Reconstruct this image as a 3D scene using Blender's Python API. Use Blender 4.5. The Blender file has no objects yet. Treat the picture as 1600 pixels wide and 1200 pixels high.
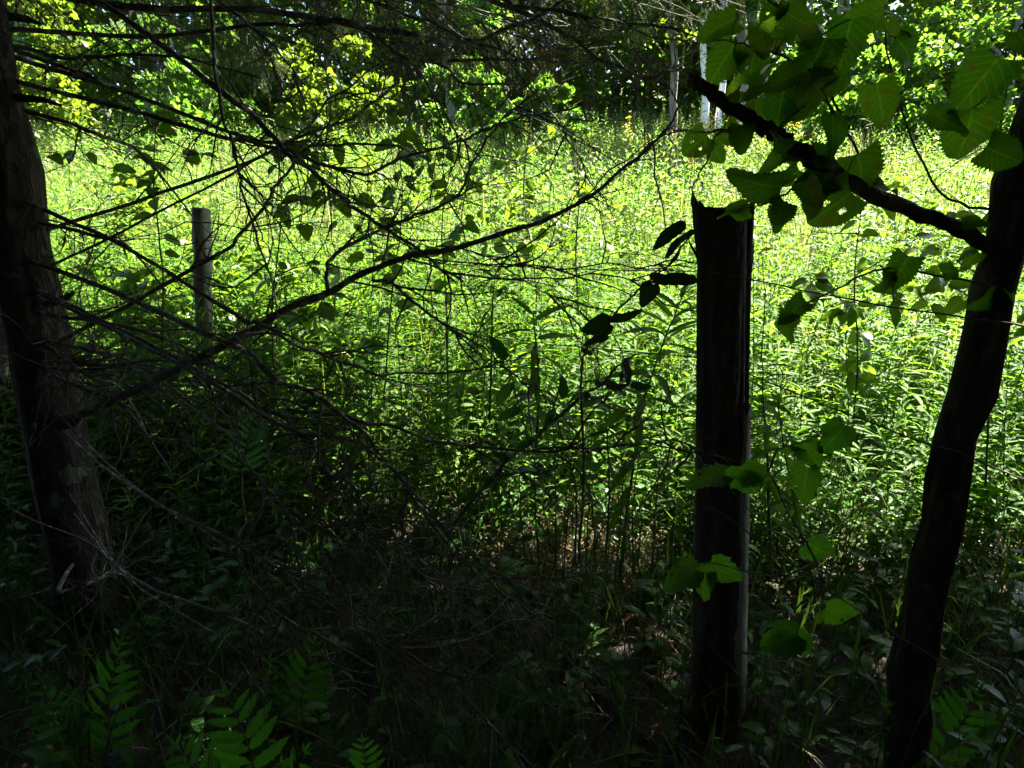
import bpy, math, random
import numpy as np
from mathutils import Vector, Matrix

random.seed(7)
rng = np.random.default_rng(7)
R = math.radians
SC = bpy.context.scene
COL = SC.collection

# ------------------------------------------------------------------ camera
PITCH = R(15.0)
FPX = 960.0
EYE = np.array([0.0, 0.0, 1.5])
RIGHT = np.array([1.0, 0.0, 0.0])
FWD = np.array([0.0, math.cos(PITCH), -math.sin(PITCH)])
UPV = np.array([0.0, math.sin(PITCH), math.cos(PITCH)])
cam_d = bpy.data.cameras.new('camera')
cam_d.sensor_fit = 'HORIZONTAL'
cam_d.sensor_width = 36.0
cam_d.lens = 36.0 * FPX / 1600.0
cam_d.clip_start = 0.02
cam_d.clip_end = 500.0
cam = bpy.data.objects.new('camera', cam_d)
COL.objects.link(cam)
cam.location = EYE
cam.rotation_euler = (math.pi / 2 - PITCH, 0, 0)
SC.camera = cam

# ------------------------------------------------------------------ sky, sun, exposure
SUN_AZ, SUN_EL = R(46.0), R(52.0)          # azimuth measured from the view direction towards the right
SUN = np.array([math.cos(SUN_EL) * math.sin(SUN_AZ), math.cos(SUN_EL) * math.cos(SUN_AZ), math.sin(SUN_EL)])
world = bpy.data.worlds.new('World')
SC.world = world
world.use_nodes = True
wn = world.node_tree.nodes
bg = wn.get('Background') or wn.new('ShaderNodeBackground')
sky = wn.new('ShaderNodeTexSky')
sky.sky_type = 'NISHITA'
sky.sun_disc = False
sky.sun_elevation = SUN_EL
sky.sun_rotation = SUN_AZ
world.node_tree.links.new(sky.outputs[0], bg.inputs[0])
bg.inputs[1].default_value = 0.05
sun_d = bpy.data.lights.new('sun', 'SUN')
sun_d.energy = 5.0
sun_d.angle = R(0.5)
sun_d.color = (1.0, 0.95, 0.86)
sun_o = bpy.data.objects.new('sun', sun_d)
COL.objects.link(sun_o)
sun_o.rotation_euler = Vector(SUN).to_track_quat('Z', 'Y').to_euler()
sun_o.location = (10, 5, 30)
SC.view_settings.view_transform = 'Standard'
SC.view_settings.look = 'None'
SC.view_settings.gamma = 1.0
SC.view_settings.use_curve_mapping = False
SC.view_settings.exposure = 3.6
SC.render.engine = 'CYCLES'
SC.cycles.max_bounces = 8
SC.cycles.diffuse_bounces = 4
SC.cycles.transmission_bounces = 6
SC.cycles.sample_clamp_indirect = 4.0


# ------------------------------------------------------------------ helpers
def at(px, py, d):
    """world point seen at pixel (px, py) of the 1600x1200 frame at camera depth d"""
    return EYE + d * (FWD + RIGHT * (px - 800.0) / FPX - UPV * (py - 600.0) / FPX)


def norm(v):
    v = np.asarray(v, float)
    n = np.linalg.norm(v)
    return v / n if n > 1e-9 else v


def smooth(a, b, x):
    t = np.clip((x - a) / (b - a), 0, 1)
    return t * t * (3 - 2 * t)


def wob(x, y, s=0.0):
    return (np.sin(x * 1.7 + s) * np.cos(y * 1.3 + 2 * s) + 0.6 * np.sin(x * 3.9 + 1.3 + s) * np.sin(y * 4.3 + s)
            + 0.35 * np.sin(x * 9.1 + y * 7.7 + s)) / 1.95


def zg(x, y):
    """height of the ground"""
    x = np.asarray(x, float)
    y = np.asarray(y, float)
    t = np.clip(y - 2.7, 0, None)
    return 0.215 * t * t / (t + 1.2) + 0.035 * wob(x * 1.3, y * 1.3) * smooth(0.6, 1.5, np.hypot(x - .6, y - 1.6) + .5)


class MB:
    """collects triangles; leaf = (across, along, random) per vertex"""

    def __init__(self):
        self.v, self.f, self.a, self.n = [], [], [], 0

    def add(self, v, f, a=None):
        v = np.asarray(v, np.float32).reshape(-1, 3)
        f = np.asarray(f, np.int32).reshape(-1, 3)
        if a is None:
            a = np.zeros((len(v), 3), np.float32)
        self.v.append(v)
        self.f.append(f + self.n)
        self.a.append(np.asarray(a, np.float32))
        self.n += len(v)

    def many(self, tv, tf, ta, M, T, rnd=None):
        """N copies of a template: M (N,3,3) maps template coords, T (N,3)"""
        N = len(T)
        if N == 0:
            return
        tv = np.asarray(tv, float)
        V = np.einsum('nij,kj->nki', M, tv) + T[:, None, :]
        k = len(tv)
        F = np.asarray(tf)[None, :, :] + (np.arange(N) * k)[:, None, None]
        A = np.broadcast_to(np.asarray(ta)[None], (N, k, 3)).copy()
        if rnd is not None:
            A[:, :, 2] = (A[:, :, 2] + rnd[:, None]) % 1.0
        self.add(V.reshape(-1, 3), F.reshape(-1, 3), A.reshape(-1, 3))

    def mesh(self, name, mat, off=None, smooth_sh=True):
        me = bpy.data.meshes.new(name)
        V = np.concatenate(self.v) if self.v else np.zeros((0, 3), np.float32)
        F = np.concatenate(self.f) if self.f else np.zeros((0, 3), np.int32)
        A = np.concatenate(self.a) if self.a else np.zeros((0, 3), np.float32)
        if off is not None:
            V = V - np.asarray(off, np.float32)
        me.vertices.add(len(V))
        me.vertices.foreach_set('co', V.astype(np.float32).ravel())
        me.loops.add(len(F) * 3)
        me.loops.foreach_set('vertex_index', F.astype(np.int32).ravel())
        me.polygons.add(len(F))
        me.polygons.foreach_set('loop_start', np.arange(0, len(F) * 3, 3, dtype=np.int32))
        me.polygons.foreach_set('loop_total', np.full(len(F), 3, np.int32))
        if smooth_sh:
            me.polygons.foreach_set('use_smooth', np.ones(len(F), bool))
        at_ = me.attributes.new('leaf', 'FLOAT_VECTOR', 'POINT')
        at_.data.foreach_set('vector', A.astype(np.float32).ravel())
        me.update(calc_edges=True)
        me.materials.append(mat)
        return me


LOC = {}


def thing(name, label, cat, loc=(0, 0, 0), group=None):
    o = bpy.data.objects.new(name, None)
    o.empty_display_size = 0.05
    COL.objects.link(o)
    o.location = loc
    LOC[o.name] = np.asarray(loc, float)
    o['label'] = label
    o['category'] = cat
    if group:
        o['group'] = group
    return o


def rootloc(p):
    while p is not None and p.parent is not None:
        p = p.parent
    return LOC.get(p.name, np.zeros(3)) if p is not None else np.zeros(3)


def mobj(name, mb, mat, parent=None, kind=None, label=None, sm=True):
    off = rootloc(parent) if parent is not None else None
    me = mb.mesh(name, mat, off, sm)
    o = bpy.data.objects.new(name, me)
    COL.objects.link(o)
    if parent is not None:
        o.parent = parent
    if kind:
        o['kind'] = kind
    if label:
        o['label'] = label
    return o


def inst(name, me, M, parent, label=None):
    """object sharing mesh me with world matrix M, child of a thing"""
    o = bpy.data.objects.new(name, me)
    COL.objects.link(o)
    o.parent = parent
    o.matrix_basis = Matrix.Translation(-Vector(rootloc(parent))) @ M
    if label:
        o['label'] = label
    return o


def copy_tree(o, parent=None):
    c = o.copy()
    COL.objects.link(c)
    if parent is not None:
        c.parent = parent
    for ch in o.children:
        copy_tree(ch, c)
    return c


# ------------------------------------------------------------------ materials
def nt(name):
    m = bpy.data.materials.new(name)
    m.use_nodes = True
    t = m.node_tree
    for n in list(t.nodes):
        t.nodes.remove(n)
    out = t.nodes.new('ShaderNodeOutputMaterial')
    return m, t, out


def N(t, typ, **kw):
    n = t.nodes.new(typ)
    for k, v in kw.items():
        setattr(n, k, v)
    return n


def mathn(t, op, a, b=None, c=None):
    n = t.nodes.new('ShaderNodeMath')
    n.operation = op
    for i, x in enumerate((a, b, c)):
        if x is None:
            continue
        if isinstance(x, (int, float)):
            n.inputs[i].default_value = x
        else:
            t.links.new(x, n.inputs[i])
    return n.outputs[0]


def mixc(t, fac, a, b, mode='MIX'):
    n = t.nodes.new('ShaderNodeMix')
    n.data_type = 'RGBA'
    n.blend_type = mode
    for i, x in ((0, fac), (6, a), (7, b)):
        if isinstance(x, (int, float)):
            n.inputs[i].default_value = x
        elif isinstance(x, tuple):
            n.inputs[i].default_value = (*x, 1)
        else:
            t.links.new(x, n.inputs[i])
    return n.outputs[2]


def leaf_mat(name, c1, c2, trans=0.4, tcol=(1.5, 1.6, .7), rough=0.45, vein=0.25, brown=0.0, bump=0.0):
    m, t, out = nt(name)
    a = N(t, 'ShaderNodeAttribute', attribute_name='leaf')
    sep = N(t, 'ShaderNodeSeparateXYZ')
    t.links.new(a.outputs['Vector'], sep.inputs[0])
    oi = N(t, 'ShaderNodeObjectInfo')
    rnd = mathn(t, 'FRACT', mathn(t, 'ADD', sep.outputs[2], oi.outputs['Random']))
    geo = N(t, 'ShaderNodeNewGeometry')
    nz = N(t, 'ShaderNodeTexNoise')
    nz.inputs['Scale'].default_value = 26.0
    t.links.new(geo.outputs['Position'], nz.inputs['Vector'])
    fac = mathn(t, 'ADD', mathn(t, 'MULTIPLY', rnd, 0.75), mathn(t, 'MULTIPLY', mathn(t, 'SUBTRACT', nz.outputs[0], .4), 0.6))
    col = mixc(t, fac, c1, c2)
    absu = mathn(t, 'ABSOLUTE', sep.outputs[0])
    h = None
    if vein > 0:
        mid = mathn(t, 'LESS_THAN', absu, 0.05)
        w = mathn(t, 'SINE', mathn(t, 'MULTIPLY', mathn(t, 'SUBTRACT', mathn(t, 'MULTIPLY', sep.outputs[1], 7.0), mathn(t, 'MULTIPLY', absu, 2.4)), 6.2832))
        side = mathn(t, 'GREATER_THAN', w, 0.88)
        v = mathn(t, 'MULTIPLY', mathn(t, 'MAXIMUM', mid, mathn(t, 'MULTIPLY', side, .6)), vein)
        col = mixc(t, v, col, tuple(min(1, x * 2.0 + .02) for x in c2))
        h = w
    if brown > 0:
        n2 = N(t, 'ShaderNodeTexNoise')
        n2.inputs['Scale'].default_value = 45.0
        t.links.new(geo.outputs['Position'], n2.inputs['Vector'])
        bf = mathn(t, 'MULTIPLY', mathn(t, 'GREATER_THAN', n2.outputs[0], 1 - .38 * 1.0), brown)
        col = mixc(t, bf, col, (.10, .06, .02))
    pr = N(t, 'ShaderNodeBsdfPrincipled')
    t.links.new(col, pr.inputs['Base Color'])
    pr.inputs['Roughness'].default_value = rough
    pr.inputs['Specular IOR Level'].default_value = 0.13
    if bump > 0 and h is not None:
        b = N(t, 'ShaderNodeBump')
        b.inputs['Strength'].default_value = bump
        b.inputs['Distance'].default_value = 0.002
        t.links.new(h, b.inputs['Height'])
        t.links.new(b.outputs[0], pr.inputs['Normal'])
    if trans > 0:
        tr = N(t, 'ShaderNodeBsdfTranslucent')
        tc = mixc(t, 1.0, col, tcol, 'MULTIPLY')
        t.links.new(tc, tr.inputs[0])
        mx = N(t, 'ShaderNodeMixShader')
        mx.inputs[0].default_value = trans
        t.links.new(pr.outputs[0], mx.inputs[1])
        t.links.new(tr.outputs[0], mx.inputs[2])
        t.links.new(mx.outputs[0], out.inputs[0])
    else:
        t.links.new(pr.outputs[0], out.inputs[0])
    return m


def bark_mat(name, c1, c2, scale=30, stretch=(1, 1, .15), bump=.6, rough=.9, dist=.01, spots=None, plates=0):
    m, t, out = nt(name)
    tc = N(t, 'ShaderNodeTexCoord')
    mp = N(t, 'ShaderNodeMapping')
    mp.inputs['Scale'].default_value = stretch
    t.links.new(tc.outputs['Object'], mp.inputs[0])
    nz = N(t, 'ShaderNodeTexNoise')
    nz.inputs['Scale'].default_value = scale
    nz.inputs['Detail'].default_value = 6
    nz.inputs['Roughness'].default_value = .65
    t.links.new(mp.outputs[0], nz.inputs['Vector'])
    rp = N(t, 'ShaderNodeValToRGB')
    rp.color_ramp.elements[0].position = .35
    rp.color_ramp.elements[0].color = (*c1, 1)
    rp.color_ramp.elements[1].position = .68
    rp.color_ramp.elements[1].color = (*c2, 1)
    t.links.new(nz.outputs[0], rp.inputs[0])
    col = rp.outputs[0]
    if spots:
        n2 = N(t, 'ShaderNodeTexNoise')
        n2.inputs['Scale'].default_value = spots[1]
        n2.inputs['Detail'].default_value = 4
        t.links.new(tc.outputs['Object'], n2.inputs['Vector'])
        f = mathn(t, 'MULTIPLY', mathn(t, 'SMOOTHSTEP', n2.outputs[0], .55, .68) if False else mathn(t, 'GREATER_THAN', n2.outputs[0], spots[2]), .8)
        col = mixc(t, f, col, spots[0])
    pr = N(t, 'ShaderNodeBsdfPrincipled')
    t.links.new(col, pr.inputs['Base Color'])
    pr.inputs['Roughness'].default_value = rough
    pr.inputs['Specular IOR Level'].default_value = .25
    b = N(t, 'ShaderNodeBump')
    b.inputs['Strength'].default_value = bump
    b.inputs['Distance'].default_value = dist
    hgt = nz.outputs[0]
    if plates:
        vo = N(t, 'ShaderNodeTexVoronoi', feature='DISTANCE_TO_EDGE')
        vo.inputs['Scale'].default_value = plates
        m2 = N(t, 'ShaderNodeMapping')
        m2.inputs['Scale'].default_value = (1, 1, .38)
        wn_ = mixc(t, .12, tc.outputs['Object'], nz.outputs['Color'])
        t.links.new(wn_, m2.inputs[0])
        t.links.new(m2.outputs[0], vo.inputs['Vector'])
        e_ = mathn(t, 'MINIMUM', mathn(t, 'MULTIPLY', vo.outputs['Distance'], 5.0), 1.0)
        hgt = mathn(t, 'ADD', mathn(t, 'MULTIPLY', nz.outputs[0], .5), e_)
    t.links.new(hgt, b.inputs['Height'])
    t.links.new(b.outputs[0], pr.inputs['Normal'])
    t.links.new(pr.outputs[0], out.inputs[0])
    return m


M_FIELD = leaf_mat('field_leaf', (.065, .135, .022), (.135, .20, .055), .48, (1.5, 1.7, .7), .55, 0)
M_WEED = leaf_mat('weed_leaf', (.045, .115, .014), (.095, .165, .024), .52, (1.7, 1.75, .5), .62, .2)
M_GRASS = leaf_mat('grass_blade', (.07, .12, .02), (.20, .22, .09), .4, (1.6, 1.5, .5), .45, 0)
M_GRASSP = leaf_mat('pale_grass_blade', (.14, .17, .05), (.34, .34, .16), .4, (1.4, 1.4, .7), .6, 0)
M_GRASSD = leaf_mat('shade_grass_blade', (.02, .05, .010), (.05, .075, .015), .35, (1.5, 1.6, .5), .4, 0)  # darker copy of the grass, foreground shade put into the colour
M_STRAW = leaf_mat('straw', (.09, .065, .035), (.30, .23, .12), .2, (1.2, 1.1, .8), .6, 0)
M_LITTER = leaf_mat('dead_leaf', (.035, .02, .010), (.14, .075, .04), .15, (1.2, 1, .7), .6, .2)
M_BROAD = leaf_mat('broad_leaf', (.03, .095, .012), (.085, .145, .018), .62, (1.8, 2.0, .45), .5, .32, .5, .3)
M_VINE = leaf_mat('vine_leaf', (.04, .12, .015), (.07, .15, .018), .5, (1.7, 1.9, .4), .42, .28, .15, .25)
M_SILH = leaf_mat('silhouette_leaf', (.02, .045, .01), (.035, .06, .012), .18, (1.3, 1.6, .5), .5, .2, .3, .2)  # backlit silhouette put into the colour: dark, hardly translucent
M_ASPEN = leaf_mat('sapling_leaf', (.06, .13, .016), (.12, .18, .03), .42, (1.6, 1.6, .4), .33, .2)
M_FERN = leaf_mat('skylit_fern_leaf', (.08, .23, .035), (.10, .26, .04), .4, (1.4, 1.7, .5), .45, .3, 0, .2)  # raised green stands in for skylight on the corner fern
M_FERND = leaf_mat('shaded_fern_leaf', (.04, .125, .026), (.055, .15, .03), .4, (1.4, 1.7, .5), .5, .3, 0, .2)  # darker copy of the fern green, shade put into the colour
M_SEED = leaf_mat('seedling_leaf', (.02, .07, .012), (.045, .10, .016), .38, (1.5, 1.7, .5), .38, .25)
M_SKYLIT = leaf_mat('skylit_bluish_leaf', (.05, .14, .08), (.07, .17, .09), .35, (1.2, 1.6, .8), .35, .2)  # blue skylight painted into the leaf colour
M_CANOPY = leaf_mat('canopy_leaf', (.03, .07, .012), (.05, .09, .015), .22, (1.4, 1.5, .5), .5, 0)
M_TREE = leaf_mat('tree_leaf', (.05, .115, .018), (.105, .165, .04), .52, (1.6, 1.8, .6), .55, 0)
M_TREE2 = leaf_mat('dark_tree_leaf', (.05, .09, .014), (.11, .14, .028), .52, (1.8, 1.9, .5), .5, 0)
M_NEEDLE = leaf_mat('needle', (.04, .065, .02), (.09, .10, .035), .25, (1.4, 1.4, .6), .5, 0)
M_RUST = leaf_mat('dead_needle', (.16, .06, .025), (.25, .11, .05), .2, (1.2, 1, .8), .6, 0)
M_YELLOW = leaf_mat('goldenrod_flower', (.36, .36, .04), (.46, .45, .08), .3, (1.2, 1.1, .5), .6, 0)
M_YLEAF = leaf_mat('yellow_leaf', (.5, .32, .02), (.6, .4, .03), .3, (1.2, 1.1, .5), .5, .1)
M_STEM = bark_mat('green_stem', (.05, .07, .02), (.10, .11, .04), 40, bump=.1)
M_PALESTEM = bark_mat('dry_stem', (.24, .20, .10), (.42, .37, .22), 40, bump=.1)
M_TWIG = bark_mat('twig_bark', (.04, .032, .025), (.14, .12, .10), 55, (1, 1, 1), .5, dist=.003, spots=((.22, .23, .19), 38, .64))
M_BARK = bark_mat('branch_bark', (.05, .04, .032), (.19, .165, .14), 45, (1, 1, 1), .7, dist=.006, spots=((.34, .36, .30), 26, .60))
M_TRUNK = bark_mat('conifer_trunk_bark', (.025, .018, .014), (.11, .085, .065), 22, (1, 1, .25), 1.0, dist=.02, spots=((.13, .15, .10), 9, .62), plates=26)
M_GREY = bark_mat('grey_trunk_bark', (.10, .09, .075), (.26, .24, .20), 14, (1, 1, .25), .7, dist=.02)
M_POST = bark_mat('post_wood', (.018, .013, .009), (.10, .075, .055), 42, (1, 1, .05), 1.0, dist=.006, spots=((.07, .085, .04), 16, .66))
M_SAP = bark_mat('grey_sapwood', (.16, .145, .11), (.36, .335, .27), 60, (1, 1, .03), .9, dist=.003)
M_SOIL = None


def birch_mat():
    m, t, out = nt('birch_bark')
    tc = N(t, 'ShaderNodeTexCoord')
    mp = N(t, 'ShaderNodeMapping')
    mp.inputs['Scale'].default_value = (1, 1, 4)
    t.links.new(tc.outputs['Object'], mp.inputs[0])
    nz = N(t, 'ShaderNodeTexNoise')
    nz.inputs['Scale'].default_value = 3.0
    nz.inputs['Detail'].default_value = 5
    t.links.new(mp.outputs[0], nz.inputs['Vector'])
    f = mathn(t, 'GREATER_THAN', nz.outputs[0], .62)
    col = mixc(t, f, (.72, .70, .66), (.09, .08, .07))
    pr = N(t, 'ShaderNodeBsdfPrincipled')
    pr.inputs['Roughness'].default_value = .7
    t.links.new(col, pr.inputs['Base Color'])
    t.links.new(pr.outputs[0], out.inputs[0])
    return m


M_BIRCH = birch_mat()


def soil_mat():
    m, t, out = nt('soil')
    geo = N(t, 'ShaderNodeNewGeometry')
    n1 = N(t, 'ShaderNodeTexNoise')
    n1.inputs['Scale'].default_value = 14
    n1.inputs['Detail'].default_value = 8
    n1.inputs['Roughness'].default_value = .7
    t.links.new(geo.outputs['Position'], n1.inputs['Vector'])
    n2 = N(t, 'ShaderNodeTexNoise')
    n2.inputs['Scale'].default_value = 1.1
    n2.inputs['Detail'].default_value = 3
    t.links.new(geo.outputs['Position'], n2.inputs['Vector'])
    rp = N(t, 'ShaderNodeValToRGB')
    rp.color_ramp.elements[0].position = .3
    rp.color_ramp.elements[0].color = (.008, .006, .004, 1)
    rp.color_ramp.elements[1].position = .72
    rp.color_ramp.elements[1].color = (.05, .035, .02, 1)
    t.links.new(n1.outputs[0], rp.inputs[0])
    f = mathn(t, 'MULTIPLY', mathn(t, 'GREATER_THAN', n2.outputs[0], .52), .5)
    col = mixc(t, f, rp.outputs[0], (.045, .06, .018))
    pr = N(t, 'ShaderNodeBsdfPrincipled')
    pr.inputs['Roughness'].default_value = .95
    t.links.new(col, pr.inputs['Base Color'])
    b = N(t, 'ShaderNodeBump')
    b.inputs['Strength'].default_value = .8
    b.inputs['Distance'].default_value = .03
    t.links.new(n1.outputs[0], b.inputs['Height'])
    t.links.new(b.outputs[0], pr.inputs['Normal'])
    t.links.new(pr.outputs[0], out.inputs[0])
    return m


def wire_mat():
    m, t, out = nt('rusty_wire')
    geo = N(t, 'ShaderNodeNewGeometry')
    n1 = N(t, 'ShaderNodeTexNoise')
    n1.inputs['Scale'].default_value = 60
    t.links.new(geo.outputs['Position'], n1.inputs['Vector'])
    col = mixc(t, n1.outputs[0], (.03, .02, .016), (.12, .06, .035))
    pr = N(t, 'ShaderNodeBsdfPrincipled')
    pr.inputs['Roughness'].default_value = .7
    pr.inputs['Metallic'].default_value = .4
    t.links.new(col, pr.inputs['Base Color'])
    t.links.new(pr.outputs[0], out.inputs[0])
    return m


M_WIRE = wire_mat()


# ------------------------------------------------------------------ shapes
def spline(pts, sub=5, jit=0.0):
    P = np.asarray(pts, float)
    if len(P) < 3:
        t = np.linspace(0, 1, sub + 1)[:, None]
        out = P[0] * (1 - t) + P[-1] * t
    else:
        E = np.vstack([2 * P[0] - P[1], P, 2 * P[-1] - P[-2]])
        res = []
        ts = np.linspace(0, 1, sub, endpoint=False)[:, None]
        for i in range(1, len(E) - 2):
            p0, p1, p2, p3 = E[i - 1], E[i], E[i + 1], E[i + 2]
            res.append(.5 * ((2 * p1) + (-p0 + p2) * ts + (2 * p0 - 5 * p1 + 4 * p2 - p3) * ts ** 2 + (-p0 + 3 * p1 - 3 * p2 + p3) * ts ** 3))
        res.append(P[-1:])
        out = np.vstack(res)
    if jit > 0:
        j = rng.normal(0, jit, out.shape)
        j[0] = 0
        out = out + j
    return out


def tube(mb, P, r, k=6, rough=0.0, cap=True, rnd=0.0):
    P = np.asarray(P, float)
    n = len(P)
    r = np.broadcast_to(np.asarray(r, float), (n,)).copy()
    T = np.gradient(P, axis=0)
    T /= (np.linalg.norm(T, axis=1)[:, None] + 1e-12)
    ref = np.array([0.13, .31, 1.0]) if abs(T[:, 2]).mean() < .8 else np.array([1.0, .2, .1])
    A = np.cross(T, ref)
    A /= (np.linalg.norm(A, axis=1)[:, None] + 1e-12)
    B = np.cross(T, A)
    th = np.linspace(0, 2 * np.pi, k, endpoint=False)
    rr = r[:, None] * (1 + (rng.normal(0, rough, (n, k)) if rough else 0))
    V = P[:, None, :] + rr[:, :, None] * (np.cos(th)[None, :, None] * A[:, None, :] + np.sin(th)[None, :, None] * B[:, None, :])
    V = V.reshape(-1, 3)
    i = np.arange(n - 1)[:, None] * k
    j = np.arange(k)[None, :]
    a = (i + j).ravel()
    b = (i + (j + 1) % k).ravel()
    c = a + k
    d = b + k
    F = np.concatenate([np.stack([a, b, d], 1), np.stack([a, d, c], 1)])
    if cap:
        V = np.vstack([V, P[:1], P[-1:]])
        j = np.arange(k)
        F = np.concatenate([F, np.stack([(j + 1) % k, j, np.full(k, n * k)], 1),
                            np.stack([(n - 1) * k + j, (n - 1) * k + (j + 1) % k, np.full(k, n * k + 1)], 1)])
    at_ = np.zeros((len(V), 3))
    at_[:, 2] = rnd
    mb.add(V, F, at_)


def leaf_tpl(prof, width=.5, rows=8, cols=4, serr=.0, heart=0.0, fold=.18, bend=.15, wav=.0, holes=(), droop_edge=0.0, stalk=0.0):
    """leaf blade, length 1 along y, z up. prof(v) gives relative half width"""
    vs = np.linspace(0, 1, rows + 1)
    us = np.linspace(-1, 1, cols + 1)
    V, A = [], []
    for i, v in enumerate(vs):
        w = prof(v) * width
        for u in us:
            s = 1 + serr * (1 if i % 2 else -1) * abs(u) ** 2 * (0 < i < rows)
            x = u * w * s
            y = v - heart * abs(u) ** 1.5 * (1 - v) ** 3 * (1 if i or True else 0)
            z = fold * abs(x) - bend * v * v - droop_edge * abs(x) ** 2 + wav * math.sin(v * 9 + u * 2.5) * abs(u)
            V.append((x, y, z))
            A.append((u, v, 0))
    F = []
    c1 = cols + 1
    for i in range(rows):
        for j in range(cols):
            um, vm = (us[j] + us[j + 1]) / 2, (vs[i] + vs[i + 1]) / 2
            if any(((um - h[0]) / h[2]) ** 2 + ((vm - h[1]) / h[3]) ** 2 < 1 for h in holes):
                continue
            a = i * c1 + j
            F += [(a, a + 1, a + c1 + 1), (a, a + c1 + 1, a + c1)]
    V, A = np.array(V), np.array(A)
    if stalk > 0:
        k = len(V)
        s = .012
        V = np.vstack([V, [(-s, -stalk, 0), (s, -stalk, 0), (s, .1, .004), (-s, .1, .004)]])
        A = np.vstack([A, [(0, 0, 0)] * 4])
        F += [(k, k + 1, k + 2), (k, k + 2, k + 3)]
    return V, np.array(F), A


def ovate(v):
    return (max(v, 0) ** .45) * (max(1 - v, 0) ** .75) * 1.45


def rounded(v):
    return math.sqrt(max(0, 1 - (2 * v - 1) ** 2)) ** .8 * (1 if v < .55 else 1 - .45 * (v - .55))


def lance(v):
    return (max(v, 0) ** .6) * (max(1 - v, 0) ** .9) * 1.75


def heartp(v):
    return (min(1, .35 + v * 3.2) if v > 0 else .3) * (max(1 - v, 0) ** .62) * 1.12


def broadp(v):
    return (math.sin(math.pi * min(1, (.10 + .9 * v) ** .62)) ** .55) * (1 + .035 * math.sin(v * 14)) if v < 1 else 0.02


def lobed(v):
    return heartp(v) * (1 + .11 * math.sin(v * 17 + .4))


def wavy(v):
    return lance(v) * (1 + .16 * math.sin(v * 32))


T_LANCE = leaf_tpl(lance, .13, 5, 2, 0, 0, .3, .25)
T_LANCE2 = leaf_tpl(lance, .15, 5, 2, 0, 0, .3, .5)
T_TINY = (np.array([(0, 0, 0), (-.13, .45, -.02), (.13, .45, -.02), (0, 1, -.22), (0, .45, -.07)]),
          np.array([(0, 4, 1), (0, 2, 4), (1, 4, 3), (4, 2, 3)]),
          np.array([(0, 0, 0), (-1, .5, 0), (1, .5, 0), (0, 1, 0), (0, .5, 0)], float))
T_LANCE3 = leaf_tpl(lance, .15, 3, 2, 0, 0, .3, .4)
T_DIA = (np.array([(0, 0, 0), (-.24, .5, .03), (.24, .5, .03), (0, 1, -.08)]),
         np.array([(0, 3, 1), (0, 2, 3)]),
         np.array([(0, 0, 0), (-1, .5, 0), (1, .5, 0), (0, 1, 0)], float))
T_ROUND = (np.array([(0, 0, 0), (-.38, .3, .04), (-.36, .68, .0), (0, 1, -.1), (.36, .68, 0), (.38, .3, .04)]),
           np.array([(0, 3, 2), (0, 2, 1), (0, 4, 3), (0, 5, 4)]),
           np.array([(0, 0, 0), (-1, .3, 0), (-1, .7, 0), (0, 1, 0), (1, .7, 0), (1, .3, 0)], float))


def mesh_of(name, tpl, mat):
    mb = MB()
    mb.add(*tpl)
    return mb.mesh(name, mat)


def frames(D, roll, up=None):
    """(N,3,3) frames: y along D, z the upward side rolled by roll"""
    D = D / (np.linalg.norm(D, axis=1)[:, None] + 1e-9)
    U = np.tile(np.array([0, 0, 1.0]), (len(D), 1)) if up is None else up
    X = np.cross(D, U)
    bad = np.linalg.norm(X, axis=1) < 1e-4
    X[bad] = (1, 0, 0)
    X /= np.linalg.norm(X, axis=1)[:, None]
    Z = np.cross(X, D)
    c, s = np.cos(roll)[:, None], np.sin(roll)[:, None]
    X2 = X * c + Z * s
    Z2 = -X * s + Z * c
    return np.stack([X2, D, Z2], axis=2)


def leaf_matrix(pos, d, nrm, L, W=None):
    d = norm(d)
    x = norm(np.cross(d, nrm))
    z = np.cross(x, d)
    W = L if W is None else W
    M = Matrix(((x[0] * W, d[0] * L, z[0] * L, pos[0]), (x[1] * W, d[1] * L, z[1] * L, pos[1]), (x[2] * W, d[2] * L, z[2] * L, pos[2]), (0, 0, 0, 1)))
    return M


def leaf_px(px, py, d, lpx, ang, roll=0.0, pitch=0.0, wide=1.0):
    """matrix of a leaf whose base shows at (px,py), pointing ang degrees clockwise from right in the picture"""
    a = R(ang)
    dr = norm(math.cos(a) * RIGHT - math.sin(a) * UPV + pitch * FWD)
    nr = -FWD + .0
    x = norm(np.cross(dr, nr))
    z = np.cross(x, dr)
    z = z * math.cos(R(roll)) + x * math.sin(R(roll))
    L = lpx / FPX * d * math.sqrt(1 + pitch * pitch)
    return leaf_matrix(at(px, py, d), dr, z, L, L * wide)


# ------------------------------------------------------------------ ground
def build_ground():
    xs = np.concatenate([np.linspace(-90, -9, 28), np.linspace(-8.5, 8.5, 120), np.linspace(9, 90, 28)])
    ys = np.concatenate([np.linspace(-90, -5, 24), np.linspace(-4.5, 9, 110), np.linspace(9.6, 110, 60)])
    X, Y = np.meshgrid(xs, ys)
    Z = zg(X, Y)
    Z = Z + rng.normal(0, .008, Z.shape) * (np.hypot(X, Y) < 9)
    V = np.stack([X, Y, Z], 2).reshape(-1, 3)
    nx, ny = len(xs), len(ys)
    i, j = np.meshgrid(np.arange(ny - 1), np.arange(nx - 1), indexing='ij')
    a = (i * nx + j).ravel()
    F = np.concatenate([np.stack([a, a + 1, a + nx + 1], 1), np.stack([a, a + nx + 1, a + nx], 1)])
    mb = MB()
    mb.add(V, F)
    mobj('ground', mb, soil_mat(), kind='structure')


build_ground()


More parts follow.
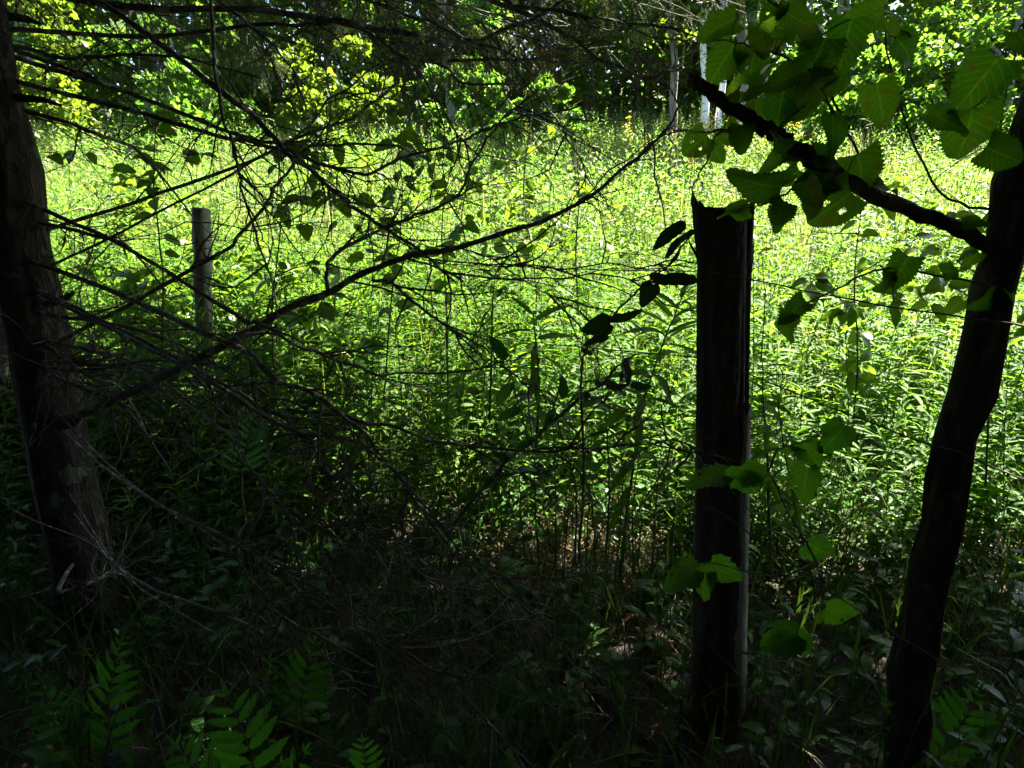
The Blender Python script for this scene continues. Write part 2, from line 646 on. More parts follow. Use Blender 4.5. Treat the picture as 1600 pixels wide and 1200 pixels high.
# ------------------------------------------------------------------ where the overhead crowns are opened to let the sun through
def lit(x, y):
    """1 where the sun reaches the plants, 0 in the shade of the trees overhead"""
    b = np.where(x > .45, 2.36, 2.2 + np.minimum(.45 - x, .6) * .45 + np.maximum(-.15 - x, 0) * .32)
    b = np.where(x > 1.0, 2.42 - (x - 1.0) * .2, b)
    b = b + .18 * wob(x * 2.1, y * 2.1, 1.0)
    e = y - b
    base = smooth(-.2, np.where(x > .45, .8, 1.0), e)
    # dapples: gaps cut in the crown so chosen spots catch the sun
    d1 = smooth(.12, .42, wob(x * 4.1 + 2, y * 4.1, 2.0)) * smooth(-1.7, -.1, e) * .9 * np.where(x > -.7, smooth(-.4, -.05, e), smooth(-1.1, -.3, e))
    d2 = smooth(-.15, .2, wob(x * 3.7, y * 3.7 + 1, 4.0)) * (np.abs(x + .3) < 1.3) * (np.abs(y - .1) < .75) * .95
    return np.maximum(base, np.maximum(d1, d2))


# flecks of sun on the forest floor: picture points and radius
FLECK = []
for (px, py, rad, hh) in ((906, 1114, .022, .02), (936, 1114, .022, .02), (1180, 1135, .04, .02), (1162, 1058, .05, .12), (1245, 960, .05, .1),
                          (965, 855, .16, .03), (905, 845, .12, .03), (1010, 860, .14, .03), (605, 745, .07, .05), (1090, 1150, .03, .02),
                          (1010, 1075, .02, .1), (930, 1000, .03, .05), (1155, 640, .06, .75)):
    dirv = norm(at(px, py, 1.0) - EYE)
    s = (hh - EYE[2]) / dirv[2]
    FLECK.append((EYE + dirv * s, rad))


for py_ in (640, 690, 745, 800, 860, 920, 980):
    dv_ = norm(at(1162, py_, 1.0) - EYE)
    FLECK.append((EYE + dv_ * (1.62 / dv_[1]), .045))


def canopy(name, label, trunk, n, zr, box, tsize, mat, tr_mat, skip_view=True, mode='shade'):
    """an unseen tall tree: trunk plus a crown of leaf clumps shaped to cast the shade"""
    root = thing(name, label, 'tree', (trunk[0], trunk[1], float(zg(trunk[0], trunk[1]))))
    mb = MB()
    h = zr[1] - .5
    P = spline([(trunk[0], trunk[1], -.1), (trunk[0] + .08, trunk[1], h * .35), (trunk[0] - .05, trunk[1] + .1, h * .7), (trunk[0], trunk[1], h)], 5, .01)
    tube(mb, P, np.linspace(trunk[2], trunk[2] * .3, len(P)), 12, .04)
    mobj('trunk', mb, tr_mat, root)
    lb = MB()
    for k in range(9):
        z0 = zr[0] * .8 + (zr[1] - zr[0]) * k / 9
        tgt = np.array([rng.uniform(box[0], box[1]), rng.uniform(box[2], box[3]), rng.uniform(*zr)])
        s0 = np.array([trunk[0], trunk[1], z0])
        tube(lb, spline([s0, (s0 * .6 + tgt * .4) + (0, 0, .3), tgt], 6, .02), np.linspace(trunk[2] * .35, .01, 13), 6, .05)
    mobj('limb', lb, tr_mat, root, kind='stuff')
    cb = MB()
    nc = n // 40
    C = np.stack([rng.uniform(box[0], box[1], nc), rng.uniform(box[2], box[3], nc), rng.uniform(zr[0], zr[1], nc)], 1)
    Pp = (C[:, None, :] + rng.normal(0, 1, (nc, 40, 3)) * np.array([.38, .38, .22])).reshape(-1, 3)
    Pp = Pp[Pp[:, 2] > zr[0] - .3]
    t = (Pp[:, 2] - .7) / SUN[2]
    G = Pp - SUN * t[:, None]
    keep = rng.random(len(Pp)) > lit(G[:, 0], G[:, 1])  # crown thinned where the sun is meant to reach
    for p, rad in FLECK:
        t2 = (Pp[:, 2] - p[2]) / SUN[2]
        G2 = Pp - SUN * t2[:, None]
        keep &= ~(np.hypot(G2[:, 0] - p[0], G2[:, 1] - p[1]) < rad + .025)
    Pp = Pp[keep]
    # stay out of the photographed view cone
    rel = Pp - EYE
    dep = rel @ FWD
    sx, sy = rel @ RIGHT / np.maximum(dep, 1e-3) * FPX, -(rel @ UPV) / np.maximum(dep, 1e-3) * FPX
    vis = (dep > .05) & (np.abs(sx) < 900) & (sy > -660)
    Pp = Pp[~vis]
    D = rng.normal(0, 1, (len(Pp), 3)) * np.array([1, 1, .45])
    Mx = frames(D, rng.uniform(-.9, .9, len(Pp))) * (tsize * rng.uniform(.7, 1.35, len(Pp)))[:, None, None]
    cb.many(*T_ROUND, Mx, Pp, rng.random(len(Pp)))
    mobj('crown', cb, mat, root, kind='stuff')
    return root


canopy('shade_tree', 'unseen tall broadleaf tree right of the fence, crown shaped to shade the foreground', (7.2, 1.5, .2), 112000, (4.6, 8.6), (-3.5, 10.5, -4, 10), .17, M_CANOPY, M_GREY)
canopy('shade_tree', 'unseen leafy tree in the wood behind the viewer, added to block the sky', (-1.8, -3.5, .22), 30000, (4.2, 9.0), (-8.5, 3, -7, 3.5), .2, M_CANOPY, M_GREY)


def back_woods():
    """unseen wood added behind the viewer and to the sides to close off the sky there"""
    mb = MB()
    n = 26000
    th = rng.uniform(R(60), R(300), n)      # angle from the view direction, sides and behind
    rad = rng.uniform(3.2, 8.5, n)
    P = np.stack([np.sin(th) * rad, np.cos(th) * rad, rng.uniform(0.0, 6.0, n)], 1)
    t = (P[:, 2] - .7) / SUN[2]
    G = P - SUN * t[:, None]
    keep = rng.random(n) > lit(G[:, 0], G[:, 1])
    rel = P - EYE
    dep = rel @ FWD
    sx = rel @ RIGHT / np.maximum(dep, 1e-3) * FPX
    keep &= ~((dep > .05) & (np.abs(sx) < 1000))
    P = P[keep]
    Mx = frames(rng.normal(0, 1, (len(P), 3)), rng.uniform(-1.5, 1.5, len(P))) * (.24 * rng.uniform(.7, 1.4, len(P)))[:, None, None]
    mb.many(*T_ROUND, Mx, P, rng.random(len(P)))
    o = mobj('undergrowth', mb, M_CANOPY, kind='stuff')  # added out of view to keep skylight off the foreground
    o['label'] = 'unseen leafy undergrowth around and behind the viewer, added to block the sky'
    o['category'] = 'undergrowth'


back_woods()


# ------------------------------------------------------------------ far wood
def crown_points(n, rx, rz, clumps):
    C = rng.normal(0, 1, (clumps, 3))
    C /= np.linalg.norm(C, axis=1)[:, None]
    C *= rng.uniform(.45, 1.0, clumps)[:, None] * np.array([rx, rx, rz])
    idx = rng.integers(0, clumps, n)
    s = rng.uniform(.16, .30, clumps)[idx][:, None] * rx
    q = rng.normal(0, 1, (n, 3))
    q /= np.linalg.norm(q, axis=1)[:, None]
    q *= rng.uniform(.4, 1, n)[:, None] ** .5
    return C[idx] + q * s * np.array([1, 1, .6]), C


def far_tree(name, label, group, x, y, rx, rz, zc, tr, n, mat, tmat, lsize=.16, lean=0.0, loop_label=None):
    z0 = float(zg(x, y))
    root = thing(name, label, 'tree', (x, y, z0), group)
    mb = MB()
    top = np.array([x + lean, y, z0 + zc + rz * .6])
    P = spline([(x, y, z0 - .2), (x + lean * .35 + .1, y, z0 + zc * .4), (x + lean * .8 - .05, y, z0 + zc * .8), top], 5, .03)
    tube(mb, P, np.linspace(tr, tr * .25, len(P)), 10, .05)
    mobj('trunk', mb, tmat, root)
    pts, C = crown_points(n, rx, rz, 34)
    c0 = np.array([x + lean, y, z0 + zc])
    lb = MB()
    for k in range(12):
        s0 = P[rng.integers(len(P) // 2, len(P))]
        e = c0 + C[k] * .9
        tube(lb, spline([s0, (s0 + e) / 2 + (0, 0, .25), e], 5, .03), np.linspace(tr * .4, .015, 11), 5)
    mobj('limb', lb, tmat, root, kind='stuff')
    cb = MB()
    pts = pts + c0
    D = rng.normal(0, 1, (n, 3)) * np.array([1, 1, .6]) - np.array([0, 0, .35])
    Mx = frames(D, rng.uniform(-1, 1, n)) * (lsize * rng.uniform(.6, 1.4, n))[:, None, None]
    cb.many(*T_ROUND, Mx, pts, rng.random(n))
    mobj('crown', cb, mat, root, kind='stuff')
    return root


G_FAR = 'broadleaf trees along the far edge of the meadow'
LAB_FAR = ['far broadleaf tree directly above the top of the slim leaning grey fence post', 'far broadleaf tree behind the left end of the long bare limb', 'far broadleaf tree above the round-leaved sapling left of centre',
           'far broadleaf tree just left of the sunlit centre sapling', 'far broadleaf tree whose crown overhangs the dark gap in the wood', 'far broadleaf tree above the splintered top of the fence post',
           'far broadleaf tree seen through the big leaves of the near tree', 'far broadleaf tree behind the trunk of the near broadleaf tree', 'far broadleaf tree right behind the white birches', 'far broadleaf tree behind the conifer trunk']
k = 0
for (x, y, rx, rz, zc, n) in ((-17, 24, 4.2, 4.5, 3.6, 9000), (-11.5, 22, 3.6, 4.2, 3.3, 9000), (-6.5, 24, 4.0, 4.6, 3.6, 9000), (-2.2, 22.5, 3.0, 4.2, 3.3, 9000),
                              (1.2, 24.5, 2.6, 4.0, 3.6, 8000), (11, 23, 4, 4.5, 3.6, 9000), (15.5, 21, 4, 4.6, 3.6, 9000),
                              (21, 24, 4.5, 5, 3.6, 8000), (7.8, 25, 2.6, 4.2, 4.0, 8000), (-21, 21, 4, 5, 3.6, 7000)):
    far_tree('broadleaf_tree', LAB_FAR[k], G_FAR, x, y, rx, rz, zc, .2, int(n * 1.6), M_TREE if k % 2 else M_TREE2, M_GREY, .15)
    k += 1
# white and grey trunks right of centre
G_B = None
far_tree('birch_tree', 'left of the two white birch trunks at the edge of the meadow', None, 4.85, 16.8, 2.2, 2.2, 5.0, .12, 5000, M_TREE, M_BIRCH, .15, -.25)
far_tree('birch_tree', 'right of the two white birch trunks, thinner and more upright', None, 5.2, 17.0, 2.2, 2.2, 5.2, .10, 4000, M_TREE, M_BIRCH, .15, .1)
far_tree('ash_tree', 'grey leaning tree trunk just right of the white birches', None, 5.95, 17.2, 2.4, 2.0, 6.8, .17, 5000, M_TREE, M_GREY, .15, -.5)
far_tree('ash_tree', 'dark forked grey tree just left of the white birches', None, 4.35, 18.0, 2.0, 2.2, 5.2, .13, 5000, M_TREE2, M_GREY, .15, -.3)
far_tree('ash_tree', 'slim grey tree at the right end of the group of pale trunks', None, 6.5, 17.8, 2.4, 2.0, 6.6, .13, 5000, M_TREE2, M_GREY, .15, .3)
# low bushes along the wood edge
for (x, y, s, m) in ((-1.2, 17.5, 1.5, M_TREE), (.9, 18.8, 1.25, M_TREE), (-4.3, 17.0, 1.7, M_TREE2), (-8, 16.5, 1.9, M_TREE), (-12, 16, 2.2, M_TREE2), (8.6, 18, 1.8, M_TREE), (11, 16.5, 2, M_TREE), (14, 15, 2.2, M_TREE2)):
    z0 = float(zg(x, y))
    LB = {-1.2: 'rounded bright bush at the wood edge behind the centre sapling', .9: 'small rounded bush at the left side of the dark gap in the wood', -4.3: 'dark rounded bush at the wood edge above the fork of the long limb', -8: 'bright bush at the wood edge left of the crossing dead branches', -12: 'dark bush at the wood edge beside the conifer trunk', 8.6: 'bright bush at the wood edge just right of the pale trunks', 11: 'bright bush at the wood edge behind the big near leaves', 14: 'dark bush at the wood edge beside the near broadleaf trunk'}
    rt = thing('bush', LB[x], 'bush', (x, y, z0), 'bushes along the far wood edge')
    n = 3200
    pts, C = crown_points(n, s, s * 1.05, 22)
    pts = pts + (x, y, z0 + s * .95)
    sb = MB()
    for q in range(7):
        tube(sb, spline([(x, y, z0 - .05), np.array([x, y, z0 + s * .5]) + C[q] * .3, np.array([x, y, z0 + s * .95]) + C[q] * .8], 4), np.linspace(.03, .006, 9), 5)
    mobj('stem', sb, M_GREY, rt, kind='stuff')
    cb = MB()
    Mx = frames(rng.normal(0, 1, (n, 3)), rng.uniform(-1, 1, n)) * (.15 * rng.uniform(.6, 1.4, n))[:, None, None]
    cb.many(*T_ROUND, Mx, pts, rng.random(n))
    mobj('foliage', cb, m, rt, kind='stuff')


def far_woods():
    mb = MB()
    n = 105000
    y = rng.uniform(26, 36, n)
    x = rng.uniform(-1, 1, n) * y * .98
    z = zg(x, y) + rng.random(n) * 13
    # darker hollow between the trunks
    keep = ~((np.abs(x / y - .195) < .055) & (z < zg(x, y) + 2.4) & (y < 34.5))
    P = np.stack([x, y, z], 1)[keep]
    nb = 9000
    yb = rng.uniform(34.6, 40, nb)
    xb = yb * rng.uniform(.08, .31, nb)
    P = np.vstack([P, np.stack([xb, yb, zg(xb, yb) + rng.uniform(0, 7, nb)], 1)])
    lump = wob(P[:, 0] * .8, P[:, 2] * .9 + P[:, 1] * .5)
    P = P[rng.random(len(P)) < .75 + .35 * lump]
    Mx = frames(rng.normal(0, 1, (len(P), 3)), rng.uniform(-1, 1, len(P))) * (.34 * rng.uniform(.5, 1.5, len(P)))[:, None, None]
    mb.many(*T_ROUND, Mx, P, rng.random(len(P)))
    o = mobj('woods', mb, M_TREE, kind='stuff')
    o['label'] = 'dense green wood closing off the view behind the meadow'
    o['category'] = 'woods'


far_woods()
for i, (x, y) in enumerate(((3.2, 26), (4.1, 27.5), (5.0, 26.5), (5.6, 28.5), (3.7, 30), (4.7, 31), (2.6, 28.5), (6.2, 30))):
    z0 = float(zg(x, y))
    rt = thing('bare_trunk', 'thin bare trunk in the dark gap of the far wood', 'tree', (x, y, z0), 'thin trunks in the dark gap of the far wood')
    mb = MB()
    P = spline([(x, y, z0 - .2), (x + rng.normal(0, .1), y, z0 + 1.5), (x + rng.normal(0, .3), y, z0 + 3.6)], 5, .02)
    tube(mb, P, np.linspace(.08, .03, len(P)), 8)
    mobj('trunk', mb, M_TRUNK, rt)


# ------------------------------------------------------------------ meadow
def weed_arrays(h, nl, tpl, lscale, lean, dens_low=.25, plume=False):
    """a leafy stalk at the origin: stem tube + leaf frames"""
    top = np.array([lean * h * rng.normal(), lean * h * rng.normal(), h])
    mid = np.array([top[0] * .3, top[1] * .3, h * .5])
    P = spline([(0, 0, -.02), mid, top], 4)
    ts = np.linspace(dens_low, 1, nl)
    idx = ts * (len(P) - 1)
    i0 = np.clip(idx.astype(int), 0, len(P) - 2)
    Q = P[i0] + (P[i0 + 1] - P[i0]) * (idx - i0)[:, None]
    az = np.arange(nl) * 2.4 + rng.uniform(0, 6.28) + rng.normal(0, .3, nl)
    el = np.interp(ts, [0, .6, 1], [-.1, .35, 1.0]) + rng.normal(0, .15, nl)
    D = np.stack([np.cos(az) * np.cos(el), np.sin(az) * np.cos(el), np.sin(el)], 1)
    L = lscale * np.interp(ts, [0, .25, .7, 1], [.65, 1, .95, .4]) * rng.uniform(.8, 1.2, nl)
    Mx = frames(D, rng.normal(0, .35, nl)) * L[:, None, None]
    return P, Q, Mx


def far_weed_tpl(kind):
    h = rng.uniform(.75, 1.15)
    mb = MB()
    if kind == 'leafy':
        P, Q, Mx = weed_arrays(h, 22, T_TINY, .14, .10, .2)
        mb.many(*T_TINY, Mx, Q, rng.random(22) * .5)
    else:
        P, Q, Mx = weed_arrays(h, 14, T_DIA, .11, .12, .3)
        mb.many(*T_DIA, Mx, Q, rng.random(14) * .5)
    tube(mb, P[[0, len(P) // 2, -1]], [.005, .004, .002], 3, cap=False, rnd=.9)
    return np.concatenate(mb.v), np.concatenate(mb.f), np.concatenate(mb.a)


def in_view(x, y, m=0.10):
    return np.abs(x) / np.maximum(y, .1) < .86 + m


def meadow():
    mb = MB()
    tpls = [far_weed_tpl('leafy') for _ in range(6)] + [far_weed_tpl('seedy') for _ in range(3)]
    # density falls with distance
    pts = []
    for (y0, y1, den) in ((5.4, 8, 44), (8, 12, 30), (12, 17, 20), (17, 25, 11)):
        w = .95 * y1 * 2
        n = int((y1 - y0) * w * den)
        x = rng.uniform(-w / 2, w / 2, n)
        y = rng.uniform(y0, y1, n)
        k = in_view(x, y)
        pts.append(np.stack([x[k], y[k]], 1))
    P = np.concatenate(pts)
    # patchy: leave thinner lanes
    keep = rng.random(len(P)) < .72 + .28 * np.sin(P[:, 0] * .9 + 1) * np.cos(P[:, 1] * .7)
    P = P[keep]
    r_ = wob(P[:, 0] * .55, P[:, 1] * .45, 3.0) + rng.normal(0, .22, len(P))
    k2 = ~((r_ < -.42) & (rng.random(len(P)) < .75))
    P, r_ = P[k2], r_[k2]
    sel = np.where(r_ > .32, rng.integers(6, 9, len(P)), np.where(r_ > 0, rng.integers(0, 3, len(P)), rng.integers(3, 6, len(P))))
    for i, t in enumerate(tpls):
        q = P[sel == i]
        n = len(q)
        th = rng.uniform(0, 6.28, n)
        s = rng.uniform(.7, 1.2, n) * (1 + .30 * wob(q[:, 0] * .6, q[:, 1] * .5))
        c, sn = np.cos(th), np.sin(th)
        Mx = np.zeros((n, 3, 3))
        Mx[:, 0, 0], Mx[:, 0, 1], Mx[:, 1, 0], Mx[:, 1, 1], Mx[:, 2, 2] = c, -sn, sn, c, 1
        Mx *= s[:, None, None]
        mb.many(*t, Mx, np.stack([q[:, 0], q[:, 1], zg(q[:, 0], q[:, 1])], 1), rng.random(n) * .5)
    o = mobj('meadow_weeds', mb, M_FIELD, kind='stuff')
    o['label'] = 'mass of tall yellow-green weeds filling the sunlit meadow'
    o['category'] = 'weeds'


meadow()


def blades(n, x, y, h, w, mat, name, label, cat, bend=.5, flat=0.0, z0=None):
    """grass blades: three-segment tapered ribbons"""
    N_ = len(x)
    az = rng.uniform(0, 6.28, N_)
    tilt = np.abs(rng.normal(0, bend, N_)) + flat
    d = np.stack([np.cos(az), np.sin(az)], 1)
    s = np.stack([-np.sin(az + rng.normal(0, .8, N_)), np.cos(az + rng.normal(0, .8, N_))], 1)
    zb = zg(x, y) if z0 is None else z0
    B = np.stack([x, y, zb - .01], 1)
    pts = []
    for k_, (f, e) in enumerate(((0, 0), (.35, .12), (.7, .45), (1, 1))):
        hor = np.sin(np.minimum(tilt, 1.45)) * h * f * (.5 + .5 * e)
        ver = np.cos(np.minimum(tilt * (.5 + .5 * f), 1.5)) * h * f
        pts.append(B + np.concatenate([d * hor[:, None], ver[:, None]], 1))
    wv = np.concatenate([s, np.zeros((N_, 1))], 1) * w[:, None] * .5
    V = np.stack([pts[0] - wv * .8, pts[0] + wv * .8, pts[1] - wv, pts[1] + wv, pts[2] - wv * .7, pts[2] + wv * .7, pts[3]], 1)
    F = np.array([(0, 1, 3), (0, 3, 2), (2, 3, 5), (2, 5, 4), (4, 5, 6)])
    Fa = F[None] + (np.arange(N_) * 7)[:, None, None]
    A = np.zeros((N_, 7, 3))
    A[:, :, 2] = rng.random(N_)[:, None]
    A[:, :, 1] = np.array([0, 0, .35, .35, .7, .7, 1])
    mb = MB()
    mb.add(V.reshape(-1, 3), Fa.reshape(-1, 3), A.reshape(-1, 3))
    o = mobj(name, mb, mat, kind='stuff')
    o['label'] = label
    o['category'] = cat
    return o


def scatter(n, x0, x1, y0, y1):
    x = rng.uniform(x0, x1, n)
    y = rng.uniform(y0, y1, n)
    k_ = in_view(x, y, .25)
    return x[k_], y[k_]


x, y = scatter(14000, -9, 9, 3.4, 9.5)
blades(0, x, y, rng.uniform(.35, .95, len(x)), rng.uniform(.004, .009, len(x)), M_GRASS, 'meadow_grass', 'long fine grass growing between the meadow weeds', 'grass', .35)
x, y = scatter(20000, -22, 22, 7.5, 24)
blades(0, x, y, rng.uniform(.5, 1.1, len(x)), rng.uniform(.010, .02, len(x)), M_GRASSP, 'far_meadow_grass', 'paler long grass in the far half of the meadow', 'grass', .35)
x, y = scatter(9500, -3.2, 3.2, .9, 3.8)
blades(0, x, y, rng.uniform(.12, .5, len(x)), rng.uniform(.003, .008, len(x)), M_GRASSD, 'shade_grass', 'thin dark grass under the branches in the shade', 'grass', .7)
x, y = scatter(2000, -3.4, 3.4, .8, 4.4)
q1, q2 = rng.normal(.33, .33, 1300), rng.normal(2.5, .25, 1300)
x, y = np.concatenate([x, q1]), np.concatenate([y, q2])
blades(0, x, y, rng.uniform(.08, .38, len(x)), rng.uniform(.002, .006, len(x)), M_STRAW, 'dry_straw', 'dry straw and dead grass lying on the ground', 'straw', .3, .95)


def dry_stalks():
    mb = MB()
    x, y = scatter(900, -11, 11, 3.6, 15)
    for a, b in zip(x, y):
        z = float(zg(a, b))
        h = rng.uniform(.6, 1.35)
        l = rng.normal(0, .22, 2) * h
        r = .0016 + .00016 * b
        P = np.array([(a, b, z), (a + l[0] * .35, b + l[1] * .35, z + h * .55), (a + l[0], b + l[1], z + h)])
        tube(mb, P, [r, r * .8, r * .4], 3, cap=False)
        if rng.random() < .5:
            tube(mb, [P[2], P[2] + (l[0] * .3 + rng.normal(0, .03), l[1] * .3, .04), P[2] + (l[0] * .6, l[1] * .6, .03)], [r * 1.5, r * 2.6, r], 4)
    o = mobj('dry_stalks', mb, M_PALESTEM, kind='stuff')
    o['label'] = 'pale dry stalks and seed heads standing among the meadow weeds'
    o['category'] = 'dry stalks'


dry_stalks()


def litter():
    mb = MB()
    x, y = scatter(2400, -2.8, 2.8, .7, 3.8)
    n = len(x)
    P = np.stack([x, y, zg(x, y) + rng.uniform(.005, .03, n)], 1)
    D = rng.normal(0, 1, (n, 3)) * np.array([1, 1, .25])
    Mx = frames(D, rng.normal(0, .5, n)) * rng.uniform(.025, .075, n)[:, None, None]
    tpl = leaf_tpl(ovate, .42, 4, 2, 0, 0, .5, .4)
    mb.many(*tpl, Mx, P, rng.random(n))
    o = mobj('leaf_litter', mb, M_LITTER, kind='stuff')
    o['label'] = 'brown dead leaves lying on the dark forest floor'
    o['category'] = 'leaf litter'


litter()


def ground_cover():
    """low leafy plants crowding the shaded floor"""
    mb = MB()
    x, y = scatter(900, -2.6, 2.6, 1.15, 2.9)
    for a, b in zip(x, y):
        if np.hypot(a - .6, b - 1.6) < .16 or rng.random() < .35 * (b < 1.7):
            continue
        h = rng.uniform(.08, .34)
        z = float(zg(a, b))
        top = np.array([a + rng.normal(0, .05), b + rng.normal(0, .05), z + h])
        P = np.array([(a, b, z - .01), ((a + top[0]) / 2 + .01, (b + top[1]) / 2, z + h * .55), top])
        tube(mb, P, [.0018, .0014, .0008], 3, cap=False, rnd=.2)
        nl = int(rng.integers(4, 9))
        t = rng.uniform(.4, 1, nl)
        Q = P[0] + (top - P[0]) * t[:, None]
        az = rng.uniform(0, 6.28, nl)
        D = np.stack([np.cos(az), np.sin(az), rng.normal(.15, .3, nl)], 1)
        mb.many(*T_GC[int(rng.random() < .4)], frames(D, rng.normal(0, .3, nl)) * rng.uniform(.035, .075, nl)[:, None, None], Q, rng.random(nl))
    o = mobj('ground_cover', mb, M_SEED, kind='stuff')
    o['label'] = 'low leafy ground cover crowding the shaded forest floor'
    o['category'] = 'ground cover'


T_GC = [leaf_tpl(ovate, .36, 5, 2, .04, .03, .2, .25), leaf_tpl(lance, .2, 5, 2, .03, 0, .3, .35)]
ground_cover()


def fallen_twigs():
    mb = MB()
    x, y = scatter(520, -2.2, 2.2, .9, 3.2)
    for a, b in zip(x, y):
        L = rng.uniform(.12, .7)
        az = rng.uniform(0, 6.28)
        z = float(zg(a, b))
        e = np.array([math.cos(az) * L, math.sin(az) * L, rng.uniform(-.02, .25) * L])
        p0 = np.array([a, b, z + .01])
        tube(mb, spline([p0, p0 + e * .5 + rng.normal(0, .02, 3) + (0, 0, .02), p0 + e], 4), np.linspace(rng.uniform(.0012, .004), .0006, 9), 4, rnd=rng.random())
    o = mobj('fallen_twigs', mb, M_TWIG, kind='stuff')
    o['label'] = 'thin dead twigs scattered over the dark forest floor'
    o['category'] = 'twigs'


fallen_twigs()


# ------------------------------------------------------------------ tall weeds near the fence
def make_weed_proto(h, nl, ls, lean, mat=M_WEED, tpl=T_LANCE):
    root = thing('leafy_weed', 'leafy green weed stalk with narrow leaves at the near edge of the meadow', 'weed', (0, 0, 0), 'leafy weeds at the near edge of the meadow')
    P, Q, Mx = weed_arrays(h, nl, tpl, ls, lean, .15)
    mb = MB()
    tube(mb, P, np.linspace(.0045, .0015, len(P)), 5)
    mobj('stem', mb, M_STEM, root)
    fb = MB()
    fb.many(*tpl, Mx, Q, rng.random(nl) * .4)
    mobj('foliage', fb, mat, root, kind='stuff')
    return root


protos = [make_weed_proto(rng.uniform(.8, 1.15), int(rng.integers(26, 40)), rng.uniform(.11, .145), .12, M_WEED, T_LANCE if i % 2 else T_LANCE2) for i in range(9)]
wx, wy = [], []
tries = 0
while len(wx) < 285 and tries < 20000:
    tries += 1
    b = rng.uniform(2.5, 6.2)
    a = rng.uniform(-.95 * b, .95 * b)
    if abs(a) / b > .9:
        continue
    # clear around the straw patch and the post
    if np.hypot((a - .35) / .34, (b - 2.42) / .26) < 1 or (abs(a - .6) < .25 and b < 1.9):
        continue
    if b < 2.7 - .4 * (a > .75) and rng.random() < .4:
        continue
    if wx and min(np.hypot(np.array(wx) - a, np.array(wy) - b)) < .13:
        continue
    wx.append(a)
    wy.append(b)
used = set()
for i in range(len(wx)):
    p = protos[i % len(protos)]
    o = p if (i % len(protos)) not in used else copy_tree(p)
    used.add(i % len(protos))
    o.location = (wx[i], wy[i], float(zg(wx[i], wy[i])))
    o.rotation_euler = (rng.normal(0, .06), rng.normal(0, .06), rng.uniform(0, 6.28))
    s = rng.uniform(.75, 1.15) * (.8 if wy[i] < 3.1 else 1)
    o.scale = (s, s, s)
# the rest of the thicket between them
mbw = MB()
tp2 = []
for i in range(6):
    h = rng.uniform(.6, 1.05)
    q = MB()
    P, Q, Mx = weed_arrays(h, 24, T_LANCE3, .155, .12, .10)
    q.many(*T_LANCE3, Mx, Q, rng.random(24) * .4)
    tube(q, P[::2], np.linspace(.004, .0015, len(P[::2])), 3, cap=False, rnd=.5)
    tp2.append((np.concatenate(q.v), np.concatenate(q.f), np.concatenate(q.a)))
x, y = scatter(2700, -5.6, 5.6, 2.4, 6.0)
k_ = (np.hypot((x - .35) / .36, (y - 2.42) / .28) > 1) & ((y > 2.9) | (x > .8) | (rng.random(len(x)) < .55))
x, y = x[k_], y[k_]
sel = rng.integers(0, 6, len(x))
for i, t in enumerate(tp2):
    m_ = sel == i
    n = m_.sum()
    th = rng.uniform(0, 6.28, n)
    Mx = np.zeros((n, 3, 3))
    Mx[:, 0, 0], Mx[:, 0, 1], Mx[:, 1, 0], Mx[:, 1, 1], Mx[:, 2, 2] = np.cos(th), -np.sin(th), np.sin(th), np.cos(th), 1
    Mx *= rng.uniform(.6, 1.1, n)[:, None, None]
    Mx *= np.where(y[m_] < 3.1, .72, np.where(y[m_] < 4.2, 1.05, 1.0))[:, None, None]
    mbw.many(*t, Mx, np.stack([x[m_], y[m_], zg(x[m_], y[m_])], 1), rng.random(n) * .6)
o = mobj('weed_thicket', mbw, M_WEED, kind='stuff')
o['label'] = 'thicket of narrow-leaved green weeds behind the fence'
o['category'] = 'weeds'

for (x, y, s_, lab) in ((-1.45, 4.1, .5, 'leafy green bush close behind the lower part of the long limb'), (-2.15, 4.3, .6, 'leafy bush right beside the slim grey fence post'), (-2.2, 5.2, .62, 'leafy round bush in the meadow seen between the lower dead branches'), (-1.1, 7.2, .7, 'pale leafy bush in the meadow above the fork of the long limb'), (-3.6, 6.6, .8, 'broad leafy bush in the meadow near the conifer trunk'),
                      (.2, 8.6, .6, 'small bright bush in the meadow below the dark gap in the wood'), (-2.6, 9.5, .9, 'tall bright bush in the meadow behind the crossing branches'), (4.6, 7.5, .7, 'leafy bush in the meadow right of the fence post')):
    z0 = float(zg(x, y))
    rt = thing('bush', lab, 'bush', (x, y, z0))
    n = 700
    pts, C = crown_points(n, s_, s_ * .9, 16)
    pts = pts + (x, y, z0 + s_ * .85)
    sb = MB()
    for q in range(8):
        tube(sb, spline([(x, y, z0 - .05), np.array([x, y, z0 + s_ * .5]) + C[q] * .3, np.array([x, y, z0 + s_ * .85]) + C[q] * .9], 4), np.linspace(.012, .003, 9), 5)
    mobj('stem', sb, M_STEM, rt, kind='stuff')
    cb = MB()
    cb.many(*T_ROUND, frames(rng.normal(0, 1, (n, 3)) * (1, 1, .5), rng.uniform(-.8, .8, n)) * (.085 * rng.uniform(.6, 1.4, n))[:, None, None], pts, rng.random(n))
    mobj('foliage', cb, M_ASPEN, rt, kind='stuff')

